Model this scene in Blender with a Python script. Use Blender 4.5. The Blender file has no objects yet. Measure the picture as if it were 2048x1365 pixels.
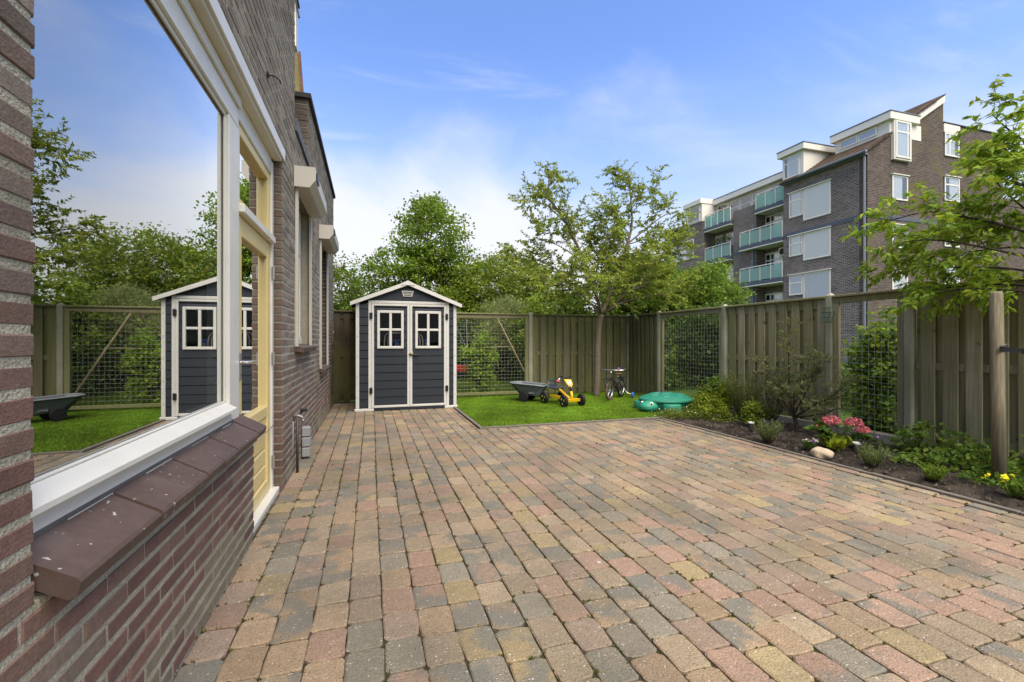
import bpy, math, random
import numpy as np
from mathutils import Vector, Matrix, Euler

R = math.radians
rnd = random.Random(7)
nr = np.random.default_rng(11)
SC = bpy.context.scene
COL = SC.collection

# ------------------------------------------------------------------ camera
CAMH = 1.22
YAW = 17.3
cam_d = bpy.data.cameras.new('camera')
cam_d.sensor_width = 36.0
cam_d.lens = 16.0
cam_d.clip_start = 0.05
cam_d.clip_end = 2000
cam = bpy.data.objects.new('camera', cam_d)
cam.location = (0, 0, CAMH)
cam.rotation_euler = (R(90), 0, R(-YAW))
COL.objects.link(cam)
SC.camera = cam

# ------------------------------------------------------------------ world, sun, exposure
SUN_DIR = Vector((0.06, -0.50, 0.86)).normalized()      # towards the sun
w = bpy.data.worlds.new('World')
SC.world = w
w.use_nodes = True
nt = w.node_tree
nt.nodes.clear()
N = nt.nodes.new
L = nt.links.new
out = N('ShaderNodeOutputWorld')
bg = N('ShaderNodeBackground')
bg.inputs[1].default_value = 0.112
sky = N('ShaderNodeTexSky')
sky.sky_type = 'NISHITA'
sky.sun_disc = False
sky.sun_elevation = math.asin(SUN_DIR.z)
sky.sun_rotation = math.atan2(SUN_DIR.x, SUN_DIR.y)
sky.air_density = 1.0
sky.dust_density = 0.6
sky.ozone_density = 1.6
tc = N('ShaderNodeTexCoord')
sep = N('ShaderNodeSeparateXYZ')
L(tc.outputs['Generated'], sep.inputs[0])
def wmath(op, a, b=None, clamp=False):
    n = N('ShaderNodeMath'); n.operation = op; n.use_clamp = clamp
    for i, v in enumerate((a, b)):
        if v is None: continue
        if isinstance(v, (int, float)): n.inputs[i].default_value = v
        else: L(v, n.inputs[i])
    return n.outputs[0]
zc = wmath('MAXIMUM', sep.outputs[2], 0.0)
den = wmath('ADD', zc, 0.22)
cmb = N('ShaderNodeCombineXYZ')
L(wmath('DIVIDE', sep.outputs[0], den), cmb.inputs[0])
L(wmath('DIVIDE', sep.outputs[1], den), cmb.inputs[1])
mp = N('ShaderNodeMapping')
mp.inputs['Rotation'].default_value = (0, 0, R(-28))
mp.inputs['Scale'].default_value = (1.0, 1.0, 1.0)
mp.inputs['Location'].default_value = (-4.2, 5.5, 0.0)
L(cmb.outputs[0], mp.inputs[0])
n1 = N('ShaderNodeTexNoise'); n1.inputs['Scale'].default_value = 0.85; n1.inputs['Detail'].default_value = 7; n1.inputs['Roughness'].default_value = 0.52; n1.inputs['Distortion'].default_value = 0.35
L(mp.outputs[0], n1.inputs['Vector'])
mp2 = N('ShaderNodeMapping'); mp2.inputs['Scale'].default_value = (0.8, 2.2, 1); mp2.inputs['Location'].default_value = (1.3, 4.1, 0); mp2.inputs['Rotation'].default_value = (0, 0, R(35))
L(cmb.outputs[0], mp2.inputs[0])
n2 = N('ShaderNodeTexNoise'); n2.inputs['Scale'].default_value = 1.5; n2.inputs['Detail'].default_value = 8; n2.inputs['Roughness'].default_value = 0.6; n2.inputs['Distortion'].default_value = 0.8
L(mp2.outputs[0], n2.inputs['Vector'])
# low cumulus layer: denser towards the horizon
elev = N('ShaderNodeMapRange'); elev.interpolation_type = 'SMOOTHSTEP'
elev.inputs[1].default_value = 0.02; elev.inputs[2].default_value = 0.62; elev.inputs[3].default_value = 0.22; elev.inputs[4].default_value = -0.10
L(sep.outputs[2], elev.inputs[0])
cl = wmath('ADD', n1.outputs[0], elev.outputs[0])
mr = N('ShaderNodeMapRange'); mr.interpolation_type = 'SMOOTHSTEP'
mr.inputs[1].default_value = 0.46; mr.inputs[2].default_value = 0.70; mr.inputs[3].default_value = 0.0; mr.inputs[4].default_value = 0.9
L(cl, mr.inputs[0])
mr2 = N('ShaderNodeMapRange'); mr2.interpolation_type = 'SMOOTHSTEP'
mr2.inputs[1].default_value = 0.52; mr2.inputs[2].default_value = 0.85; mr2.inputs[3].default_value = 0.0; mr2.inputs[4].default_value = 0.5
L(n2.outputs[0], mr2.inputs[0])
fac = wmath('MAXIMUM', mr.outputs[0], mr2.outputs[0], True)
hz = N('ShaderNodeMapRange'); hz.interpolation_type = 'SMOOTHSTEP'
hz.inputs[1].default_value = 0.0; hz.inputs[2].default_value = 0.56; hz.inputs[3].default_value = 0.96; hz.inputs[4].default_value = 0.0
L(sep.outputs[2], hz.inputs[0])
tint = N('ShaderNodeMix'); tint.data_type = 'RGBA'; tint.blend_type = 'MULTIPLY'
tint.inputs[0].default_value = 1.0
tint.inputs[7].default_value = (0.64, 0.73, 0.94, 1)
L(sky.outputs[0], tint.inputs[6])
mix = N('ShaderNodeMix'); mix.data_type = 'RGBA'
L(fac, mix.inputs[0])
hmix = N('ShaderNodeMix'); hmix.data_type = 'RGBA'
L(hz.outputs[0], hmix.inputs[0]); L(tint.outputs[2], hmix.inputs[6])
hmix.inputs[7].default_value = (2.05, 2.35, 2.95, 1)
L(hmix.outputs[2], mix.inputs[6])
mix.inputs[7].default_value = (2.95, 2.98, 3.08, 1)
L(mix.outputs[2], bg.inputs[0])
L(bg.outputs[0], out.inputs[0])

sun_d = bpy.data.lights.new('sun', 'SUN')
sun_d.energy = 2.3
sun_d.angle = R(60)
sun_d.color = (1.0, 0.88, 0.70)
sun = bpy.data.objects.new('sun', sun_d)
sun.rotation_euler = (-SUN_DIR).to_track_quat('-Z', 'Y').to_euler()
COL.objects.link(sun)

SC.view_settings.view_transform = 'Standard'
SC.view_settings.look = 'None'
SC.view_settings.exposure = 1.6
SC.view_settings.gamma = 1.0
SC.cycles.max_bounces = 9
SC.cycles.diffuse_bounces = 6
SC.cycles.glossy_bounces = 4
SC.cycles.transmission_bounces = 4
SC.cycles.transparent_max_bounces = 10
SC.cycles.caustics_reflective = False
SC.cycles.caustics_refractive = False
SC.cycles.use_denoising = True

# ------------------------------------------------------------------ materials
MATS = {}
def mat(name, col=None, rough=0.8, spec=0.3, metal=0.0, noise=(), bump=None, stretch=(1, 1, 1), trans=0.0, build=None, coat=0.0):
    """col None -> 'col' vertex attribute.  noise: (scale, amount) multiplies; bump: (scale, strength[, distance])"""
    if name in MATS: return MATS[name]
    m = bpy.data.materials.new(name)
    m.use_nodes = True
    t = m.node_tree
    b = t.nodes['Principled BSDF']
    o = t.nodes['Material Output']
    geo = t.nodes.new('ShaderNodeNewGeometry')
    mpn = t.nodes.new('ShaderNodeMapping')
    mpn.inputs['Scale'].default_value = stretch
    t.links.new(geo.outputs['Position'], mpn.inputs[0])
    P = mpn.outputs[0]
    if col is None:
        a = t.nodes.new('ShaderNodeAttribute'); a.attribute_name = 'col'
        c = a.outputs['Color']
    else:
        rgb = t.nodes.new('ShaderNodeRGB'); rgb.outputs[0].default_value = (*col, 1)
        c = rgb.outputs[0]
    for sc, am in noise:
        nz = t.nodes.new('ShaderNodeTexNoise'); nz.inputs['Scale'].default_value = sc; nz.inputs['Detail'].default_value = 5
        nz.inputs['Roughness'].default_value = 0.6
        t.links.new(P, nz.inputs['Vector'])
        mrn = t.nodes.new('ShaderNodeMapRange'); mrn.inputs[1].default_value = 0.25; mrn.inputs[2].default_value = 0.75
        mrn.inputs[3].default_value = 1 - am; mrn.inputs[4].default_value = 1 + am
        t.links.new(nz.outputs[0], mrn.inputs[0])
        mx = t.nodes.new('ShaderNodeVectorMath'); mx.operation = 'SCALE'
        t.links.new(c, mx.inputs[0]); t.links.new(mrn.outputs[0], mx.inputs['Scale'])
        c = mx.outputs[0]
    if build: c = build(t, c, P, b) or c
    t.links.new(c, b.inputs['Base Color'])
    b.inputs['Roughness'].default_value = rough
    b.inputs['Specular IOR Level'].default_value = spec
    b.inputs['Metallic'].default_value = metal
    if coat: b.inputs['Coat Weight'].default_value = coat
    if bump:
        nz = t.nodes.new('ShaderNodeTexNoise'); nz.inputs['Scale'].default_value = bump[0]; nz.inputs['Detail'].default_value = 6
        t.links.new(P, nz.inputs['Vector'])
        bp = t.nodes.new('ShaderNodeBump'); bp.inputs['Strength'].default_value = bump[1]
        bp.inputs['Distance'].default_value = bump[2] if len(bump) > 2 else 0.01
        t.links.new(nz.outputs[0], bp.inputs['Height'])
        t.links.new(bp.outputs[0], b.inputs['Normal'])
    if trans:
        tr = t.nodes.new('ShaderNodeBsdfTranslucent')
        t.links.new(c, tr.inputs['Color'])
        ms = t.nodes.new('ShaderNodeMixShader'); ms.inputs[0].default_value = trans
        t.links.new(b.outputs[0], ms.inputs[1]); t.links.new(tr.outputs[0], ms.inputs[2])
        t.links.new(ms.outputs[0], o.inputs[0])
    MATS[name] = m
    return m

def nmix(t, fac, a, b, blend='MIX'):
    m = t.nodes.new('ShaderNodeMix'); m.data_type = 'RGBA'; m.blend_type = blend
    for i, v in ((0, fac), (6, a), (7, b)):
        if isinstance(v, (int, float)): m.inputs[i].default_value = v
        elif isinstance(v, tuple): m.inputs[i].default_value = (*v, 1)
        else: t.links.new(v, m.inputs[i])
    return m.outputs[2]
def nnoise(t, P, scale, lo, hi, detail=4, w=None, rough=0.55):
    n = t.nodes.new('ShaderNodeTexNoise'); n.inputs['Scale'].default_value = scale; n.inputs['Detail'].default_value = detail
    n.inputs['Roughness'].default_value = rough
    t.links.new(P, n.inputs['Vector'])
    if w is not None:
        n.noise_dimensions = '4D'; t.links.new(w, n.inputs['W'])
    r = t.nodes.new('ShaderNodeMapRange'); r.inputs[1].default_value = lo; r.inputs[2].default_value = hi
    r.interpolation_type = 'SMOOTHSTEP'
    t.links.new(n.outputs[0], r.inputs[0])
    return r.outputs[0]

def paver_nodes(t, c, P, b):
    a2 = t.nodes.new('ShaderNodeAttribute'); a2.attribute_name = 'aux'     # r: random offset, g: patch amount
    sp = t.nodes.new('ShaderNodeSeparateColor'); t.links.new(a2.outputs['Color'], sp.inputs[0])
    wv = t.nodes.new('ShaderNodeMath'); wv.operation = 'MULTIPLY'; wv.inputs[1].default_value = 60
    t.links.new(sp.outputs[0], wv.inputs[0])
    pm = nnoise(t, P, 5.5, 0.47, 0.60, 2, wv.outputs[0])
    mm = t.nodes.new('ShaderNodeMath'); mm.operation = 'MULTIPLY'
    t.links.new(pm, mm.inputs[0]); t.links.new(sp.outputs[1], mm.inputs[1])
    c = nmix(t, mm.outputs[0], c, (0.168, 0.162, 0.130))
    # soft blotches and dirt
    d = nnoise(t, P, 1.6, 0.42, 0.72, 5)
    dm = t.nodes.new('ShaderNodeMath'); dm.operation = 'MULTIPLY'; dm.inputs[1].default_value = 0.55
    t.links.new(d, dm.inputs[0])
    c = nmix(t, dm.outputs[0], c, (0.130, 0.118, 0.082))
    big = nnoise(t, P, 0.75, 0.45, 0.75, 6)
    bmul = t.nodes.new('ShaderNodeMath'); bmul.operation = 'MULTIPLY'; bmul.inputs[1].default_value = 0.4
    t.links.new(big, bmul.inputs[0])
    c = nmix(t, bmul.outputs[0], c, (0.105, 0.092, 0.068))
    # dark pores and pale aggregate
    pores = nnoise(t, P, 115, 0.57, 0.68, 3)
    pmul = t.nodes.new('ShaderNodeMath'); pmul.operation = 'MULTIPLY'; pmul.inputs[1].default_value = 0.7
    t.links.new(pores, pmul.inputs[0])
    c = nmix(t, pmul.outputs[0], c, (0.075, 0.06, 0.045))
    v = t.nodes.new('ShaderNodeTexVoronoi'); v.inputs['Scale'].default_value = 60
    t.links.new(P, v.inputs['Vector'])
    r = t.nodes.new('ShaderNodeMapRange'); r.inputs[1].default_value = 0.14; r.inputs[2].default_value = 0.26; r.inputs[3].default_value = 0.8; r.inputs[4].default_value = 0
    t.links.new(v.outputs['Distance'], r.inputs[0])
    gate = nnoise(t, P, 30, 0.52, 0.60, 2)
    g2 = t.nodes.new('ShaderNodeMath'); g2.operation = 'MULTIPLY'
    t.links.new(r.outputs[0], g2.inputs[0]); t.links.new(gate, g2.inputs[1])
    c = nmix(t, g2.outputs[0], c, (0.55, 0.5, 0.42))
    # lichen
    li = nnoise(t, P, 17, 0.70, 0.73, 3)
    lg = nnoise(t, P, 1.1, 0.50, 0.62, 2)
    lm = t.nodes.new('ShaderNodeMath'); lm.operation = 'MULTIPLY'
    t.links.new(li, lm.inputs[0]); t.links.new(lg, lm.inputs[1])
    c = nmix(t, lm.outputs[0], c, (0.5, 0.49, 0.44))
    return c

def wood_nodes(t, c, P, b):
    # grain: noise stretched along the board (world z), green algae in patches
    m2 = t.nodes.new('ShaderNodeMapping'); m2.inputs['Scale'].default_value = (60, 60, 1.6)
    t.links.new(P, m2.inputs[0])
    g = nnoise(t, m2.outputs[0], 1.0, 0.3, 0.7, 4)
    c = nmix(t, g, nmix(t, 1.0, c, (0.62, 0.62, 0.60), 'MULTIPLY'), c)
    kn = nnoise(t, P, 6.5, 0.70, 0.76, 1)
    c = nmix(t, kn, c, (0.07, 0.055, 0.035))
    al = nnoise(t, P, 1.3, 0.40, 0.68, 5)
    am = t.nodes.new('ShaderNodeMath'); am.operation = 'MULTIPLY'; am.inputs[1].default_value = 0.55
    t.links.new(al, am.inputs[0])
    c = nmix(t, am.outputs[0], c, (0.155, 0.160, 0.058))
    return c

def soil_nodes(t, c, P, b):
    g = nnoise(t, P, 30, 0.35, 0.7, 5)
    c = nmix(t, g, c, (0.020, 0.017, 0.014))
    p = nnoise(t, P, 4.5, 0.42, 0.66, 4)
    pm = t.nodes.new('ShaderNodeMath'); pm.operation = 'MULTIPLY'; pm.inputs[1].default_value = 0.75
    t.links.new(p, pm.inputs[0])
    return nmix(t, pm.outputs[0], c, (0.095, 0.078, 0.058))

def joint_nodes(t, c, P, b):
    g = nnoise(t, P, 2.2, 0.50, 0.62, 5)
    c = nmix(t, g, c, (0.045, 0.055, 0.012))
    return c

def apt_brick(axis):
    def f(t, c, P, b):
        sp = t.nodes.new('ShaderNodeSeparateXYZ'); t.links.new(P, sp.inputs[0])
        cb = t.nodes.new('ShaderNodeCombineXYZ')
        t.links.new(sp.outputs[axis], cb.inputs[0]); t.links.new(sp.outputs[2], cb.inputs[1])
        br = t.nodes.new('ShaderNodeTexBrick')
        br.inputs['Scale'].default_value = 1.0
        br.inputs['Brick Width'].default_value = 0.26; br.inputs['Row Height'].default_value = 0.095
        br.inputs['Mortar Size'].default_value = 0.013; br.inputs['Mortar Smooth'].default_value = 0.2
        br.inputs['Color1'].default_value = (0.080, 0.060, 0.055, 1) if axis == 1 else (0.056, 0.043, 0.037, 1)  # gable copy is darker: difference in light, and moss, put into the colour
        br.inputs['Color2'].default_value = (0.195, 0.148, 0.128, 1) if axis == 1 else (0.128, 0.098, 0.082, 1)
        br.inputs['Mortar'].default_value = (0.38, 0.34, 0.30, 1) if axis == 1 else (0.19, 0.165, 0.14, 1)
        t.links.new(cb.outputs[0], br.inputs['Vector'])
        c = br.outputs[0]
        st = nnoise(t, P, 0.9, 0.3, 0.75, 6)
        c = nmix(t, st, nmix(t, 1.0, c, (0.78, 0.77, 0.75), 'MULTIPLY'), c)
        if axis == 0:
            g = nnoise(t, P, 0.5, 0.5, 0.75, 5)
            c = nmix(t, g, c, (0.125, 0.10, 0.04))
        return c
    return f

def tile_nodes(t, c, P, b):
    g = nnoise(t, P, 2.4, 0.45, 0.7, 5)
    return nmix(t, g, c, (0.10, 0.085, 0.045))

mat('neighbour_brick', (0.20, 0.165, 0.075), 0.9, 0.15, noise=[(12, 0.3)])
mat('red_tile', (0.16, 0.075, 0.05), 0.85, 0.2, noise=[(8, 0.25)])
mat('brick', None, 0.88, 0.25, noise=[(9, 0.14), (70, 0.22), (260, 0.16)], bump=(150, 0.5, 0.005))
def mortar_nodes(t, c, P, b):
    g = nnoise(t, P, 2.4, 0.45, 0.7, 5)
    gm = t.nodes.new('ShaderNodeMath'); gm.operation = 'MULTIPLY'; gm.inputs[1].default_value = 0.7
    t.links.new(g, gm.inputs[0])
    return nmix(t, gm.outputs[0], c, (0.20, 0.19, 0.125))
mat('mortar', (0.40, 0.37, 0.275), 0.95, 0.1, noise=[(40, 0.2), (160, 0.25)], bump=(120, 1.0, 0.008), build=mortar_nodes)
def sill_nodes(t, c, P, b):
    s_ = nnoise(t, P, 55, 0.72, 0.75, 1)
    c = nmix(t, s_, c, (0.42, 0.40, 0.37))
    g = nnoise(t, P, 6, 0.5, 0.8, 5)
    gm = t.nodes.new('ShaderNodeMath'); gm.operation = 'MULTIPLY'; gm.inputs[1].default_value = 0.35
    t.links.new(g, gm.inputs[0])
    return nmix(t, gm.outputs[0], c, (0.17, 0.14, 0.12))
mat('sill_tile', (0.100, 0.066, 0.050), 0.55, 0.3, noise=[(4, 0.2), (40, 0.12)], bump=(45, 0.3, 0.004), build=sill_nodes)
def white_nodes(t, c, P, b):
    g = nnoise(t, P, 7, 0.5, 0.8, 5)
    gm = t.nodes.new('ShaderNodeMath'); gm.operation = 'MULTIPLY'; gm.inputs[1].default_value = 0.22
    t.links.new(g, gm.inputs[0])
    return nmix(t, gm.outputs[0], c, (0.40, 0.37, 0.27))
mat('white_paint', (0.69, 0.67, 0.57), 0.38, 0.4, noise=[(3, 0.03)], bump=(30, 0.06, 0.002), build=white_nodes)
mat('cream_paint', (0.66, 0.63, 0.53), 0.5, 0.3, noise=[(2, 0.04)], build=white_nodes)
mat('yellow_paint', (0.72, 0.57, 0.24), 0.38, 0.4, noise=[(3, 0.05)])
mat('shutter_metal', (0.52, 0.49, 0.41), 0.42, 0.4, noise=[(3, 0.06)])
mat('shade_black', (0.02, 0.02, 0.018), 0.9, 0.1)  # near-black colour standing in for the shade inside openings
mat('room', (0.16, 0.145, 0.12), 0.9, 0.1)
mat('coping', (0.035, 0.033, 0.032), 0.7, 0.3, noise=[(6, 0.3)])
mat('lead', (0.11, 0.108, 0.10), 0.6, 0.4, noise=[(8, 0.25)])
mat('paver', None, 0.93, 0.15, noise=[(26, 0.14), (90, 0.2)], bump=(110, 0.9, 0.008), build=paver_nodes)
mat('joint', (0.055, 0.046, 0.030), 1.0, 0.0, noise=[(30, 0.3)], bump=(80, 1.0, 0.01), build=joint_nodes)
mat('soil', (0.042, 0.035, 0.028), 1.0, 0.05, noise=[(20, 0.3)], bump=(45, 1.0, 0.03), build=soil_nodes)
mat('edging', (0.16, 0.14, 0.11), 0.9, 0.15, noise=[(12, 0.25)], bump=(60, 0.5, 0.004))
mat('concrete', (0.30, 0.285, 0.24), 0.92, 0.15, noise=[(5, 0.22), (60, 0.12)], bump=(90, 0.5, 0.004))
def post_nodes(t, c, P, b):
    g = nnoise(t, P, 2.0, 0.35, 0.7, 5)
    gm = t.nodes.new('ShaderNodeMath'); gm.operation = 'MULTIPLY'; gm.inputs[1].default_value = 0.6
    t.links.new(g, gm.inputs[0])
    return nmix(t, gm.outputs[0], c, (0.17, 0.17, 0.075))
mat('post', (0.34, 0.325, 0.235), 0.92, 0.15, noise=[(50, 0.12)], bump=(90, 0.5, 0.004), build=post_nodes)
mat('wood', None, 0.88, 0.15, build=wood_nodes, bump=(50, 0.35, 0.004))
mat('stake_wood', (0.215, 0.185, 0.115), 0.85, 0.2, stretch=(34, 34, 1.6), noise=[(1.2, 0.45), (3.5, 0.3)], bump=(2, 0.8, 0.006))
mat('wire', (0.33, 0.34, 0.30), 0.5, 0.4, metal=0.4)
mat('siding', (0.0165, 0.021, 0.026), 0.5, 0.4, stretch=(6, 6, 120), noise=[(0.6, 0.22)], bump=(1.0, 0.25, 0.003))
mat('shed_white', (0.60, 0.59, 0.53), 0.55, 0.35, noise=[(6, 0.05)], build=white_nodes)
mat('turf', None, 0.75, 0.2, trans=0.25)
mat('turf_base', (0.035, 0.075, 0.012), 1.0, 0.0, noise=[(8, 0.2)])
mat('field', (0.05, 0.085, 0.018), 1.0, 0.0, noise=[(2, 0.3)])
mat('leaf', None, 0.55, 0.3, trans=0.5)
mat('petal', None, 0.7, 0.2, trans=0.3)
mat('bark', (0.17, 0.135, 0.095), 0.9, 0.15, stretch=(8, 8, 30), noise=[(1.5, 0.35)], bump=(2.5, 0.9, 0.01))
mat('bark_dark', (0.055, 0.042, 0.030), 0.9, 0.15, noise=[(20, 0.3)], bump=(40, 0.6, 0.006))
mat('rubber', (0.015, 0.015, 0.015), 0.65, 0.3)
mat('black_plastic', (0.02, 0.02, 0.021), 0.42, 0.4)
mat('dark_blue_plastic', (0.035, 0.045, 0.058), 0.5, 0.4)
mat('kart_yellow', (0.72, 0.43, 0.012), 0.38, 0.45)
mat('spoke_yellow', (0.55, 0.55, 0.06), 0.5, 0.3)
mat('tub_grey', (0.105, 0.12, 0.125), 0.55, 0.35, noise=[(10, 0.08)])
mat('tub_rim', (0.22, 0.24, 0.25), 0.5, 0.35)
mat('white_print', (0.65, 0.64, 0.60), 0.6, 0.3)
mat('grey_print', (0.26, 0.27, 0.27), 0.6, 0.3)
mat('pink', (0.62, 0.09, 0.17), 0.5, 0.3)
mat('blue', (0.03, 0.14, 0.50), 0.45, 0.4)
mat('red', (0.42, 0.02, 0.022), 0.6, 0.3)
mat('chrome', (0.62, 0.60, 0.56), 0.25, 0.5, metal=0.85)
mat('steel', (0.35, 0.34, 0.32), 0.45, 0.5, metal=0.6)
mat('pipe_brown', (0.075, 0.055, 0.045), 0.5, 0.4)
mat('tyre_tan', (0.13, 0.08, 0.045), 0.75, 0.2)
mat('leather', (0.10, 0.048, 0.025), 0.5, 0.4)
def turtle_nodes(t, c, P, b):
    g = nnoise(t, P, 6, 0.45, 0.75, 5)
    gm = t.nodes.new('ShaderNodeMath'); gm.operation = 'MULTIPLY'; gm.inputs[1].default_value = 0.35
    t.links.new(g, gm.inputs[0])
    return nmix(t, gm.outputs[0], c, (0.03, 0.14, 0.075))
mat('turtle', (0.025, 0.24, 0.15), 0.48, 0.4, build=turtle_nodes, bump=(25, 0.1, 0.004))
mat('turtle_dark', (0.020, 0.19, 0.12), 0.5, 0.4, build=turtle_nodes)
mat('eye_white', (0.72, 0.68, 0.52), 0.4, 0.4)
mat('stone', (0.50, 0.40, 0.27), 0.85, 0.2, noise=[(18, 0.2), (60, 0.12)], bump=(25, 0.4, 0.01))
mat('box_grey', (0.30, 0.30, 0.28), 0.6, 0.3, noise=[(10, 0.1)])
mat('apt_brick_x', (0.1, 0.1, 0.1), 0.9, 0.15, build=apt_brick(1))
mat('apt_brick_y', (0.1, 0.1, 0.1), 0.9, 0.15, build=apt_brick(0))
mat('roof_tile', (0.075, 0.047, 0.032), 0.8, 0.2, noise=[(3, 0.2)], build=tile_nodes)
mat('apt_white', (0.72, 0.68, 0.58), 0.5, 0.3, noise=[(1, 0.03)])
mat('apt_band', (0.085, 0.10, 0.12), 0.6, 0.3)
mat('zinc', (0.19, 0.21, 0.23), 0.5, 0.4, metal=0.3)
mat('curtain', (0.74, 0.72, 0.67), 0.9, 0.1)
mat('blind', (0.40, 0.45, 0.52), 0.8, 0.1)

def glass_mat(name, tintc, base, gain, ior=1.5):
    m = bpy.data.materials.new(name); m.use_nodes = True
    t = m.node_tree; t.nodes.clear()
    o = t.nodes.new('ShaderNodeOutputMaterial')
    tr = t.nodes.new('ShaderNodeBsdfTransparent'); tr.inputs[0].default_value = (*tintc, 1)
    gl = t.nodes.new('ShaderNodeBsdfGlossy'); gl.inputs['Roughness'].default_value = 0.0; gl.inputs[0].default_value = (0.97, 0.98, 0.98, 1)
    fr = t.nodes.new('ShaderNodeFresnel'); fr.inputs[0].default_value = ior
    ma = t.nodes.new('ShaderNodeMath'); ma.operation = 'MULTIPLY_ADD'; ma.inputs[1].default_value = gain; ma.inputs[2].default_value = base; ma.use_clamp = True
    t.links.new(fr.outputs[0], ma.inputs[0])
    ge = t.nodes.new('ShaderNodeNewGeometry')       # only the outer face of the pane reflects
    fb = t.nodes.new('ShaderNodeMath'); fb.operation = 'SUBTRACT'; fb.inputs[0].default_value = 1.0
    t.links.new(ge.outputs['Backfacing'], fb.inputs[1])
    mf = t.nodes.new('ShaderNodeMath'); mf.operation = 'MULTIPLY'
    t.links.new(ma.outputs[0], mf.inputs[0]); t.links.new(fb.outputs[0], mf.inputs[1])
    ms = t.nodes.new('ShaderNodeMixShader')
    t.links.new(mf.outputs[0], ms.inputs[0]); t.links.new(tr.outputs[0], ms.inputs[1]); t.links.new(gl.outputs[0], ms.inputs[2])
    t.links.new(ms.outputs[0], o.inputs[0])
    MATS[name] = m
    return m
glass_mat('glass', (0.80, 0.84, 0.81), 0.29, 2.2)
glass_mat('shed_glass', (0.7, 0.7, 0.7), 0.0, 0.35)
glass_mat('apt_glass', (0.88, 0.91, 0.92), 0.12, 1.3)
def balcony_mat():
    m = bpy.data.materials.new('balcony_glass'); m.use_nodes = True; t = m.node_tree
    b = t.nodes['Principled BSDF']; b.inputs['Base Color'].default_value = (0.36, 0.52, 0.47, 1); b.inputs['Roughness'].default_value = 0.12; b.inputs['Specular IOR Level'].default_value = 0.6
    tr = t.nodes.new('ShaderNodeBsdfTransparent'); tr.inputs[0].default_value = (0.55, 0.86, 0.78, 1)
    ms = t.nodes.new('ShaderNodeMixShader'); ms.inputs[0].default_value = 0.55
    t.links.new(b.outputs[0], ms.inputs[1]); t.links.new(tr.outputs[0], ms.inputs[2]); t.links.new(ms.outputs[0], t.nodes['Material Output'].inputs[0])
    MATS['balcony_glass'] = m
balcony_mat()

# ------------------------------------------------------------------ mesh helpers
def srgb(r, g, b):
    f = lambda v: ((v / 255 + 0.055) / 1.055) ** 2.4 if v > 10 else v / 255 / 12.92
    return (f(r), f(g), f(b))

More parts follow.
